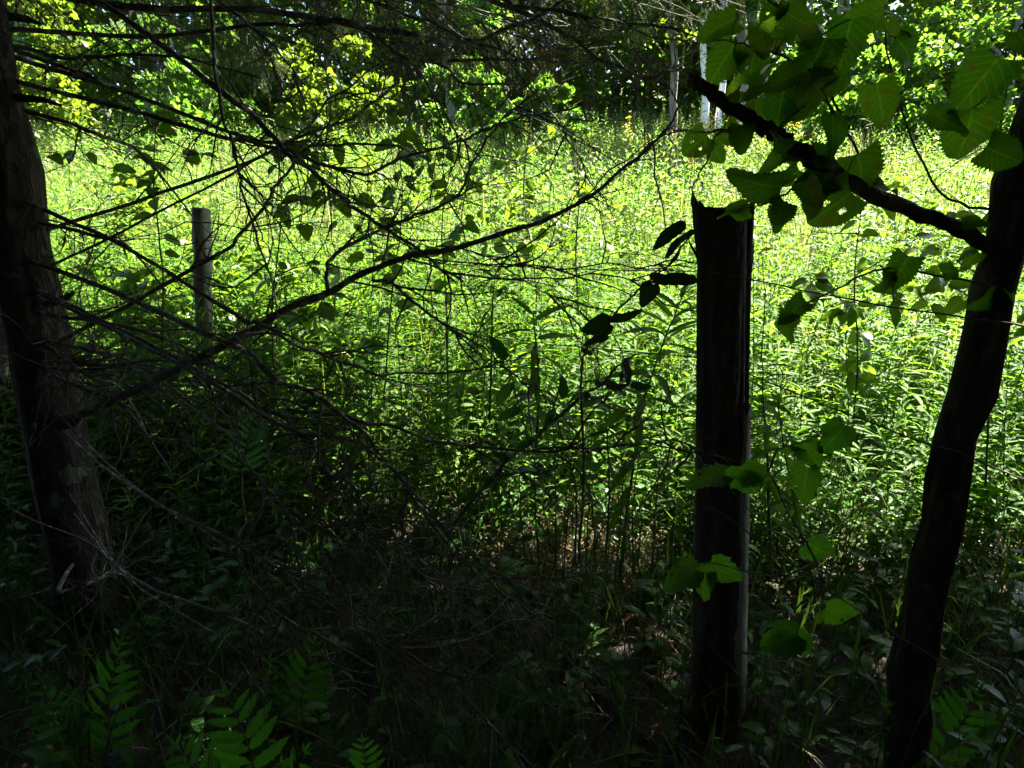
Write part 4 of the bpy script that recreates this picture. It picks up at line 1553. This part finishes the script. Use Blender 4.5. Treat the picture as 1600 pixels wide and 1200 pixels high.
# crown of the conifers above the frame, added and thinned to steer sun and skylight
def con_crown(tree, cx, cy, z0, z1, rad, n):
    P = []
    z = rng.uniform(z0, z1, n)
    f = (z1 - z) / (z1 - z0)
    a = rng.uniform(0, 6.28, n)
    r = rad * (f * .8 + .2) * np.sqrt(rng.random(n))
    P = np.stack([cx + np.cos(a) * r, cy + np.sin(a) * r, z - r * .25], 1)
    t = (P[:, 2] - .7) / SUN[2]
    G = P - SUN * t[:, None]
    keep = rng.random(n) > .85 * lit(G[:, 0], G[:, 1]) * (G[:, 0] > -2.5)
    rel = P - EYE
    dep = rel @ FWD
    sy = -(rel @ UPV) / np.maximum(dep, 1e-3) * FPX
    keep &= ~((dep > .05) & (sy > -640))
    P = P[keep]
    n = len(P)
    D = np.stack([P[:, 0] - cx, P[:, 1] - cy, np.full(n, -.4)], 1) + rng.normal(0, .3, (n, 3))
    mb = MB()
    mb.many(*T_DIA, frames(D, rng.uniform(-.6, .6, n)) * rng.uniform(.14, .3, n)[:, None, None], P, rng.random(n))
    mobj('crown', mb, M_NEEDLE, tree, kind='stuff')


con_crown(TREE1, CON1[0], CON1[1], 3.8, 9.0, 2.4, 7500)
con_crown(TREE2, CON2[0], CON2[1], 4.2, 11, 3.0, 9000)


# ------------------------------------------------------------------ leaf meshes for the big leaves
BIG = [mesh_of('leaf', leaf_tpl(broadp, .46, 24, 8, .085, .12, .14, .22, .05), M_BROAD),
       mesh_of('leaf', leaf_tpl(broadp, .42, 24, 8, .09, .10, .24, .38, .07), M_BROAD),
       mesh_of('leaf', leaf_tpl(broadp, .48, 28, 18, .05, .14, .08, .12, .03, holes=((.3, .5, .13, .06), (-.45, .35, .16, .07))), M_BROAD),
       mesh_of('leaf', leaf_tpl(rounded, .47, 28, 18, .04, .12, .1, .2, .03, holes=((.05, .48, .26, .12),)), M_BROAD)]
VINE = [mesh_of('leaf', leaf_tpl(lobed, .50, 14, 8, .08, .12, .10, .22, .05), M_VINE),
        mesh_of('leaf', leaf_tpl(heartp, .50, 14, 8, .08, .14, .14, .15, .04, holes=((.6, .6, .2, .05),)), M_VINE)]
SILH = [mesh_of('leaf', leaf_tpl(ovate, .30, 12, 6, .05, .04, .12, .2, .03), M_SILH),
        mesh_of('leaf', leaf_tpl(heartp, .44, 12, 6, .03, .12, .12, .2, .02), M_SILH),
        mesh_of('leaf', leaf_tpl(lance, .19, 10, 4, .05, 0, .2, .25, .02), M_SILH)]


def stem_px(tree, pts, w0, w1, mat=None, name='stem', k=6, jit=.0015):
    W = [at(*p) for p in pts]
    P = spline(W, 6, jit)
    dm = np.mean([p[2] for p in pts])
    mb = MB()
    tube(mb, P, np.linspace(w0, w1, len(P)) / 2 / FPX * dm, k, .05)
    return mobj(name, mb, mat or M_BARK, tree), P


def petiole(parent, leafM, toP, w=.0011):
    p0 = np.array(leafM.translation)
    j = np.argmin(np.linalg.norm(toP - p0, axis=1))
    return p0, toP[j]


# ------------------------------------------------------------------ broadleaf tree at the right
TX = at(1560, 400, 1.3)
TB = np.array([TX[0] + .03, TX[1], float(zg(TX[0], TX[1]))])
BT = thing('broadleaf_tree', 'small broadleaf tree at the right whose dark broken limb hangs big leaves over the post', 'tree', TB)
mb = MB()
P = spline([TB - (0, 0, .1), TB + (-.03, .02, .8), TB + (0, .0, 1.7), TB + (.1, -.05, 2.8), TB + (.15, -.05, 4)], 8, .004)
tube(mb, P, np.linspace(.048, .03, len(P)), 18, .10)
mobj('trunk', mb, M_TRUNK, BT)
_, LP = stem_px(BT, [(1560, 390, 1.3), (1470, 345, 1.22), (1380, 312, 1.12), (1310, 275, 1.02), (1250, 236, .98), (1208, 208, .97), (1174, 188, .96), (1138, 166, .96), (1109, 143, .95), (1084, 128, .95)], 28, 17, M_TRUNK, 'limb', 10, .0025)
mb = MB()
e = at(1084, 128, .95)
tube(mb, [at(1092, 132, .95), e, at(1076, 124, .945)], [.0095, .011, .003], 7, .15)
tube(mb, [at(1086, 126, .95), at(1080, 118, .95), at(1078, 113, .95)], [.006, .004, .001], 6, .1)
tube(mb, [at(1086, 131, .95), at(1076, 133, .95)], [.005, .001], 6, .1)
mobj('broken_end', mb, M_TRUNK, BT)
allP = [LP]
for pts in ([(1213, 204, .97), (1235, 182, .95), (1260, 160, .93), (1300, 110, .92)], [(1380, 312, 1.12), (1320, 200, 1.05), (1270, 90, 1.0), (1215, 10, 1.0), (1150, -20, 1.0)],
            [(1320, 200, 1.05), (1250, 105, 1.0), (1180, 75, .98), (1120, 60, .98)], [(1310, 275, 1.02), (1260, 290, .98), (1200, 315, .95), (1175, 330, .95)],
            [(1560, 450, 1.3), (1470, 430, 1.25), (1380, 420, 1.15), (1290, 460, 1.05), (1235, 485, 1.02)], [(1560, 250, 1.31), (1570, 150, 1.2), (1600, 40, 1.1)], [(1560, 330, 1.3), (1470, 300, 1.27), (1400, 150, 1.2), (1380, 20, 1.15)],
            [(1150, 201, .98), (1123, 208, 1.0), (1107, 242, 1.02), (1095, 270, 1.02), (1076, 300, 1.03)], [(1165, 200, .96), (1098, 207, 1.0), (1048, 201, 1.05)]):
    _, q = stem_px(BT, pts, 5, 2.2, M_BARK, 'twig', 5)
    allP.append(q)
allP = np.vstack(allP)
bl = [  # base px, py, depth, length px, direction, roll, mesh
    (1150, 30, .98, 80, 165, 20, 0), (1190, 35, .95, 66, 80, 35, 1), (1165, 15, 1.05, 62, 20, -20, 0), (1150, 66, 1.0, 84, 125, 10, 0), (1180, 80, 1.0, 70, 105, 40, 2),
    (1148, 78, 1.0, 56, 60, -40, 1), (1190, 130, .9, 70, 170, 10, 3), (1262, 110, .93, 90, 165, 15, 1), (1240, 60, 1.05, 60, 200, 20, 0), (1225, 140, .98, 80, 95, 20, 1),
    (1180, 155, 1.02, 60, 75, -25, 0), (1104, 212, 1.0, 48, 150, -10, 2), (1112, 222, 1.03, 50, 65, 50, 0), (1133, 195, 1.0, 58, 70, 55, 1), (1160, 195, .96, 60, 95, 30, 0),
    (1252, 238, 1.0, 84, 172, 35, 1), (1222, 292, .93, 112, 178, -58, 1), (1256, 285, .95, 60, 62, 30, 0), (1215, 322, .96, 56, 78, -10, 0),
      (1258, 470, 1.0, 66, 145, 25, 1), (1236, 488, 1.0, 66, 95, 65, 1), (1262, 20, .98, 80, 160, 10, 0), (1218, 6, 1.0, 60, 130, 30, 2), (1290, 60, .98, 90, 110, 10, 0),
    (1310, 110, .95, 100, 150, 25, 1), (1300, 180, .96, 84, 80, -20, 0), (1340, 240, 1.02, 90, 60, 20, 0), (1280, 270, 1.0, 80, 100, 15, 1), (1330, 300, 1.0, 96, 140, -15, 2), (1370, 130, 1.1, 90, 70, 30, 0),
    (1400, 60, 1.15, 80, 30, 10, 1), (1380, 20, 1.1, 90, 170, 0, 0), (1330, 30, 1.0, 100, 95, 25, 1), (1450, 180, 1.2, 90, 20, -25, 0), (1520, 170, 1.2, 96, 70, 20, 0), (1560, 90, 1.15, 90, 110, 15, 1), (1590, 50, 1.1, 100, 60, -10, 0),
    (1540, 230, 1.2, 80, 30, 35, 0), (1420, 400, 1.15, 80, 110, 20, 1), 
    (1240, 150, 1.0, 70, 20, 30, 2), (1205, 90, 1.04, 64, 150, 45, 0), (1230, 20, .92, 62, 60, 60, 1)]
for i, (px, py, d, L, ang, roll, mi) in enumerate(bl):
    M = leaf_px(px, py, d, L * .74, ang, roll, rng.normal(.2, .3), rng.uniform(.85, 1.05))
    lf = inst('leaf', BIG[mi], M, BT)
    p0 = np.array(M.translation)
    j = np.argmin(np.linalg.norm(allP - p0, axis=1))
    if np.linalg.norm(allP[j] - p0) > .004:
        mb = MB()
        tube(mb, spline([allP[j], (allP[j] + p0) / 2 + (0, 0, .006), p0], 3), .0011, 4, cap=False)
        mobj('leaf_stalk', mb, M_STEM, BT)

cand = [q for q in allP if 800 + FPX * ((q - EYE) @ RIGHT) / ((q - EYE) @ FWD) > 1185]
for i in range(30):
    p = cand[rng.integers(len(cand))]
    a_ = rng.uniform(0, 6.28)
    D = norm(np.array([math.cos(a_), .5 * math.sin(a_), rng.uniform(-1.1, .2)]))
    L = rng.uniform(.03, .065)
    inst('leaf', BIG[int(rng.integers(0, 3))], leaf_matrix(p + D * .02, D, -FWD * .5 + np.array([0, 0, .5]) + rng.normal(0, .5, 3), L), BT)

# ------------------------------------------------------------------ vine left of the post, leaves coloured dark as silhouettes
V1 = thing('climbing_vine', 'thin vine with dark leaf silhouettes leaning on the left side of the post', 'vine', at(905, 880, 1.9))
_, a = stem_px(V1, [(905, 880, 1.9), (912, 720, 1.75), (908, 600, 1.65), (915, 545, 1.62), (940, 515, 1.6), (985, 465, 1.56), (1012, 440, 1.53), (1047, 412, 1.5), (1055, 400, 1.5), (1090, 352, 1.48)], 5, 2, M_BARK)
_, b = stem_px(V1, [(911, 580, 1.65), (905, 550, 1.64), (904, 540, 1.64)], 3, 1.5, M_BARK, 'twig')
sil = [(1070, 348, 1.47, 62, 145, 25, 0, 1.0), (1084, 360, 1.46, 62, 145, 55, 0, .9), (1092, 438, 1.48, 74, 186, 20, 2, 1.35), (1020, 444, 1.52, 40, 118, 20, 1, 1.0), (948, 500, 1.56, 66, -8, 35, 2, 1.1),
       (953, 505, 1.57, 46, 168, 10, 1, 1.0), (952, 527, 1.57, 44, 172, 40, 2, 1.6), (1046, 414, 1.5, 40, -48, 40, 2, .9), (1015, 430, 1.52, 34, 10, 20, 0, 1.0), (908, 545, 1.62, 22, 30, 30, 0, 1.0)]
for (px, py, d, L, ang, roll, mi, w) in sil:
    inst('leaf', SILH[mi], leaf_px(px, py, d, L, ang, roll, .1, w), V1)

# ------------------------------------------------------------------ shrub leaning right in the middle
S1 = thing('leaning_shrub', 'dark leaning shrub stem with oval leaves between the straw patch and the limb', 'shrub', at(688, 905, 2.15))
_, a = stem_px(S1, [(688, 905, 2.15), (693, 853, 2.1), (710, 819, 2.05), (744, 774, 1.95), (772, 743, 1.9), (800, 712, 1.85), (828, 693, 1.82), (856, 665, 1.8), (887, 639, 1.77), (912, 617, 1.75), (940, 600, 1.72), (965, 572, 1.7), (994, 553, 1.68)], 9, 3, M_BARK)
tw = [a]
for pts in ([(828, 693, 1.82), (815, 650, 1.8), (800, 590, 1.8), (790, 560, 1.8)], [(912, 617, 1.75), (960, 640, 1.72), (1005, 640, 1.7)], [(856, 665, 1.8), (870, 620, 1.78), (880, 580, 1.76)], [(772, 743, 1.9), (840, 735, 1.85), (900, 720, 1.8)], [(940, 600, 1.72), (990, 600, 1.7), (1030, 585, 1.68)]):
    _, q = stem_px(S1, pts, 3.5, 1.5, M_BARK, 'twig', 5)
    tw.append(q)
tw = np.vstack(tw)
SHR = [mesh_of('leaf', leaf_tpl(ovate, .33, 10, 4, .03, .03, .2, .2, .02, stalk=.12), M_SEED), mesh_of('leaf', leaf_tpl(ovate, .28, 10, 4, .03, .03, .25, .3, .02, stalk=.1), M_SILH)]
hl = [(880, 622, 1.76, 38, -88, 20, 0), (905, 632, 1.75, 46, -10, 50, 0), (948, 602, 1.7, 40, 10, 40, 1), (985, 600, 1.7, 40, 15, 30, 1), (790, 562, 1.8, 48, -120, 20, 0), (800, 600, 1.8, 46, 130, 25, 0), (812, 640, 1.8, 42, 160, 30, 0), (900, 720, 1.8, 44, 20, 30, 0)]
for (px, py, d, L, ang, roll, mi) in hl:
    inst('leaf', SHR[mi], leaf_px(px, py, d, L, ang, roll, .15), S1)
for i in range(40):
    q = tw[rng.integers(int(len(tw) * .12), len(tw))]
    az = rng.uniform(0, 6.28)
    D = np.array([math.cos(az), math.sin(az), rng.normal(-.05, .35)])
    inst('leaf', SHR[int(rng.random() < .4)], leaf_matrix(q, D, np.array([0, 0, 1.0]) + rng.normal(0, .4, 3), rng.uniform(.055, .09)), S1)

# ------------------------------------------------------------------ low vine in front of the post
V2 = thing('creeping_vine', 'low vine with bright toothed leaves crossing in front of the post', 'vine', at(1290, 1000, 1.5))
_, a = stem_px(V2, [(1290, 1000, 1.5), (1275, 880, 1.4), (1230, 800, 1.35), (1200, 735, 1.32), (1160, 742, 1.3), (1130, 745, 1.3)], 4, 2, M_BARK)
_, b = stem_px(V2, [(1275, 880, 1.4), (1220, 900, 1.4), (1160, 890, 1.4), (1110, 880, 1.42), (1080, 885, 1.45)], 3.5, 1.6, M_BARK, 'twig')
_, c = stem_px(V2, [(1290, 1000, 1.5), (1262, 985, 1.45), (1240, 990, 1.42)], 3, 2, M_BARK, 'twig')
_, c2 = stem_px(V2, [(1200, 735, 1.32), (1220, 700, 1.3), (1255, 690, 1.28), (1330, 660, 1.25)], 3.5, 2, M_BARK, 'twig')
for (px, py, d, L, ang, roll, mi) in ((1158, 728, 1.28, 66, 60, 25, 0), (1135, 742, 1.3, 64, 168, 62, 1), (1165, 738, 1.3, 44, 20, 30, 1), (1110, 878, 1.42, 66, 40, 35, 0), (1088, 890, 1.44, 62, 150, 55, 1), (1105, 890, 1.45, 52, 105, 60, 0),
                                      (1248, 992, 1.4, 62, 160, 40, 0), (1240, 985, 1.42, 60, 70, 40, 1), (1255, 690, 1.28, 52, 60, 40, 0), (1262, 730, 1.3, 60, 100, 55, 1), (1225, 700, 1.3, 50, 15, 70, 0), (1320, 665, 1.25, 56, 130, 20, 0), (1262, 850, 1.38, 56, 30, 30, 0), (1290, 950, 1.45, 70, 20, 30, 1)):
    inst('leaf', VINE[mi], leaf_px(px, py, d, L, ang, roll, rng.normal(.1, .15)), V2)

# ------------------------------------------------------------------ saplings with round leaves behind the dead branches
ASP = [mesh_of('leaf', leaf_tpl(heartp, .42, 8, 4, .04, .1, .16, .2, .02, stalk=.35), M_ASPEN), mesh_of('leaf', leaf_tpl(ovate, .40, 8, 4, .05, .06, .2, .25, .02, stalk=.3), M_ASPEN)]


def sapling(label, pts, nb, nl, lsz, lmeshes=ASP, name='sapling', cat='sapling', stem_w=6):
    root = thing(name, label, cat, at(*pts[0]))
    _, P = stem_px(root, pts, stem_w * .55, 1.5, M_STEM)
    S = [P[len(P) // 3:]]
    dm = pts[-1][2]
    for i in range(nb):
        q = P[rng.integers(len(P) // 4, len(P) - 1)]
        az = rng.uniform(0, 6.28)
        D = np.array([math.cos(az), math.sin(az) * .7, rng.uniform(.1, .8)])
        mb = MB()
        o = twig(mb, q, D, rng.uniform(.22, .5), .003, 5, .1, .12, 1.0, 1)
        mobj('twig', mb, M_BARK, root)
        S += [x_[0] for x_ in o]
    S = np.vstack(S)
    for i in range(nl):
        q = S[rng.integers(len(S))]
        az = rng.uniform(0, 6.28)
        D = np.array([math.cos(az), math.sin(az), rng.normal(-.35, .35)])
        D = norm(D)
        L = lsz * rng.uniform(.75, 1.25)
        inst('leaf', lmeshes[i % 2], leaf_matrix(q + D * L * .3, D, np.array([0, -.5, 1.0]) + rng.normal(0, .45, 3), L), root)
    return root


sapling('round-leaved sapling behind the crossing branches, left of centre', [(600, 640, 3.0), (610, 480, 3.0), (628, 330, 3.0), (622, 200, 3.0)], 9, 64, .085)
sapling('sunlit round-leaved sapling in the meadow at the centre', [(840, 560, 3.8), (835, 420, 3.8), (818, 300, 3.8), (832, 170, 3.8)], 9, 66, .085)
sapling('round-leaved sapling standing just right of the sunlit centre one', [(905, 520, 4.2), (900, 400, 4.2), (905, 300, 4.2), (900, 215, 4.2)], 6, 40, .08)
sapling('low round-leaved sapling between the two forks of the long limb', [(700, 620, 3.3), (698, 480, 3.3), (690, 350, 3.3), (705, 260, 3.3)], 8, 54, .085)
sapling('round-leaved sapling at the left among the dead twigs', [(430, 620, 2.8), (425, 480, 2.8), (440, 330, 2.8), (430, 180, 2.8)], 8, 58, .085)
sapling('tall thin sapling with pale leaves far left behind the trunk', [(250, 640, 3.1), (255, 450, 3.1), (240, 280, 3.1), (250, 120, 3.1)], 8, 52, .085)
sapling('leafy sapling beyond the right of the post', [(1330, 700, 2.9), (1340, 560, 2.9), (1335, 430, 2.9), (1350, 300, 2.9)], 8, 54, .085)
sapling('leafy sapling at the far right behind the broadleaf trunk', [(1540, 760, 2.6), (1545, 600, 2.6), (1530, 450, 2.6), (1550, 320, 2.6)], 8, 54, .085)

# a yellow leaf hanging right of the post
yl = thing('yellow_leaf', 'small yellow leaf on a thin stalk right of the post top', 'leaf', at(1190, 560, 2.4))
stem_px(yl, [(1190, 560, 2.4), (1195, 470, 2.4), (1190, 395, 2.4)], 2, 1.2, M_STEM)
inst('blade', mesh_of('blade', leaf_tpl(ovate, .2, 8, 4, .03, 0, .2, .2), M_YLEAF), leaf_px(1189, 390, 2.4, 22, -5, 30, .1), yl)

# ------------------------------------------------------------------ compound-leaved plant at the left, blue skylight put into its green
BP = thing('compound_leaf_plant', 'plant with narrow leaflets, tinted bluish as by skylight, in the shade at the left', 'plant', at(380, 800, 1.9))
_, a = stem_px(BP, [(380, 800, 1.9), (378, 740, 1.85), (388, 690, 1.8), (398, 650, 1.8)], 4, 2, M_STEM)
ME_B = mesh_of('leaflet', leaf_tpl(lance, .16, 8, 4, .05, 0, .2, .2), M_SKYLIT)
for i in range(9):
    t = i / 8
    x0, y0 = 376 + 24 * t, 735 - 75 * t
    for sgn in (-1, 1):
        inst('leaflet', ME_B, leaf_px(x0, y0, 1.82, 42 * (1 - .35 * t), (-18 - 22 * t) if sgn > 0 else (198 + 22 * t), 30 * sgn, rng.normal(0, .2)), BP)


# ------------------------------------------------------------------ ferns in the lower left corner
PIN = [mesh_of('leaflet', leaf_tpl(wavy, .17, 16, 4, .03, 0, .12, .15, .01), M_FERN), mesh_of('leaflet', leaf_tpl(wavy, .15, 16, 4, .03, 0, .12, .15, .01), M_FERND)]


def fern(label, fronds, mi):
    root = thing('fern', label, 'fern', at(*fronds[0][0]))
    for (p0, p1, p2, npair, lpx) in fronds:
        W = [at(*p0), at(*p1), at(*p2)]
        P = spline(W, 12)
        mb = MB()
        tube(mb, P, np.linspace(.0028, .0007, len(P)), 5)
        fr = mobj('frond', mb, M_STEM, root)
        dm = p1[2]
        for i in range(npair):
            t = .22 + .76 * i / (npair - 1)
            j = min(len(P) - 2, int(t * (len(P) - 1)))
            tg = norm(P[j + 1] - P[j])
            nr = norm(np.array([0, -.45, .9]) - tg * (np.array([0, -.45, .9]) @ tg))
            side = np.cross(tg, nr)
            L = lpx / FPX * dm * np.interp(t, [.2, .35, .7, 1], [.75, 1, .8, .25]) * rng.uniform(.92, 1.06)
            for sgn in (-1, 1):
                D = side * sgn * .85 + tg * .55 + nr * rng.normal(.02, .08)
                inst('leaflet', PIN[mi], leaf_matrix(P[j], D, nr + rng.normal(0, .08, 3), L, L * 1.35), fr)
        inst('leaflet', PIN[mi], leaf_matrix(P[-2], norm(P[-1] - P[-3]), nr, lpx / FPX * dm * .4), fr)
    return root


fern('fern brightened as by skylight in the lower left corner', [((408, 1290, 1.55), (392, 1180, 1.5), (352, 1078, 1.5), 8, 74), ((420, 1300, 1.55), (445, 1230, 1.5), (478, 1170, 1.48), 6, 52), ((400, 1300, 1.55), (330, 1230, 1.5), (270, 1160, 1.5), 8, 66)], 0)
fern('shaded fern behind the bright corner fern', [((478, 1170, 1.9), (472, 1090, 1.85), (492, 1000, 1.85), 9, 60), ((470, 1165, 1.9), (430, 1100, 1.85), (420, 1030, 1.85), 8, 42), ((475, 1150, 1.88), (490, 1155, 1.75), (496, 1172, 1.65), 6, 44)], 1)
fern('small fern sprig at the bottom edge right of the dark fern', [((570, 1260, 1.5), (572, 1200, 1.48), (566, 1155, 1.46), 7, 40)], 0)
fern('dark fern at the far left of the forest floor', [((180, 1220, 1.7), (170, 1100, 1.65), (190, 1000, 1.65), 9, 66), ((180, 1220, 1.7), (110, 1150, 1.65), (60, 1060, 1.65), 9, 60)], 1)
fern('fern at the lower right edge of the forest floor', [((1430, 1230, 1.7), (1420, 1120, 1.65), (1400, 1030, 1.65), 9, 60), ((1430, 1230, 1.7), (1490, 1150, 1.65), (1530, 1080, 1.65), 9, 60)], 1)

# ------------------------------------------------------------------ seedlings on the shaded floor
SEEDM = [mesh_of('leaf', leaf_tpl(ovate, .36, 8, 4, .06, .05, .15, .2, .02, stalk=.2), M_SEED), mesh_of('leaf', leaf_tpl(lance, .2, 8, 4, .05, .0, .2, .3, .02, stalk=.1), M_SEED)]


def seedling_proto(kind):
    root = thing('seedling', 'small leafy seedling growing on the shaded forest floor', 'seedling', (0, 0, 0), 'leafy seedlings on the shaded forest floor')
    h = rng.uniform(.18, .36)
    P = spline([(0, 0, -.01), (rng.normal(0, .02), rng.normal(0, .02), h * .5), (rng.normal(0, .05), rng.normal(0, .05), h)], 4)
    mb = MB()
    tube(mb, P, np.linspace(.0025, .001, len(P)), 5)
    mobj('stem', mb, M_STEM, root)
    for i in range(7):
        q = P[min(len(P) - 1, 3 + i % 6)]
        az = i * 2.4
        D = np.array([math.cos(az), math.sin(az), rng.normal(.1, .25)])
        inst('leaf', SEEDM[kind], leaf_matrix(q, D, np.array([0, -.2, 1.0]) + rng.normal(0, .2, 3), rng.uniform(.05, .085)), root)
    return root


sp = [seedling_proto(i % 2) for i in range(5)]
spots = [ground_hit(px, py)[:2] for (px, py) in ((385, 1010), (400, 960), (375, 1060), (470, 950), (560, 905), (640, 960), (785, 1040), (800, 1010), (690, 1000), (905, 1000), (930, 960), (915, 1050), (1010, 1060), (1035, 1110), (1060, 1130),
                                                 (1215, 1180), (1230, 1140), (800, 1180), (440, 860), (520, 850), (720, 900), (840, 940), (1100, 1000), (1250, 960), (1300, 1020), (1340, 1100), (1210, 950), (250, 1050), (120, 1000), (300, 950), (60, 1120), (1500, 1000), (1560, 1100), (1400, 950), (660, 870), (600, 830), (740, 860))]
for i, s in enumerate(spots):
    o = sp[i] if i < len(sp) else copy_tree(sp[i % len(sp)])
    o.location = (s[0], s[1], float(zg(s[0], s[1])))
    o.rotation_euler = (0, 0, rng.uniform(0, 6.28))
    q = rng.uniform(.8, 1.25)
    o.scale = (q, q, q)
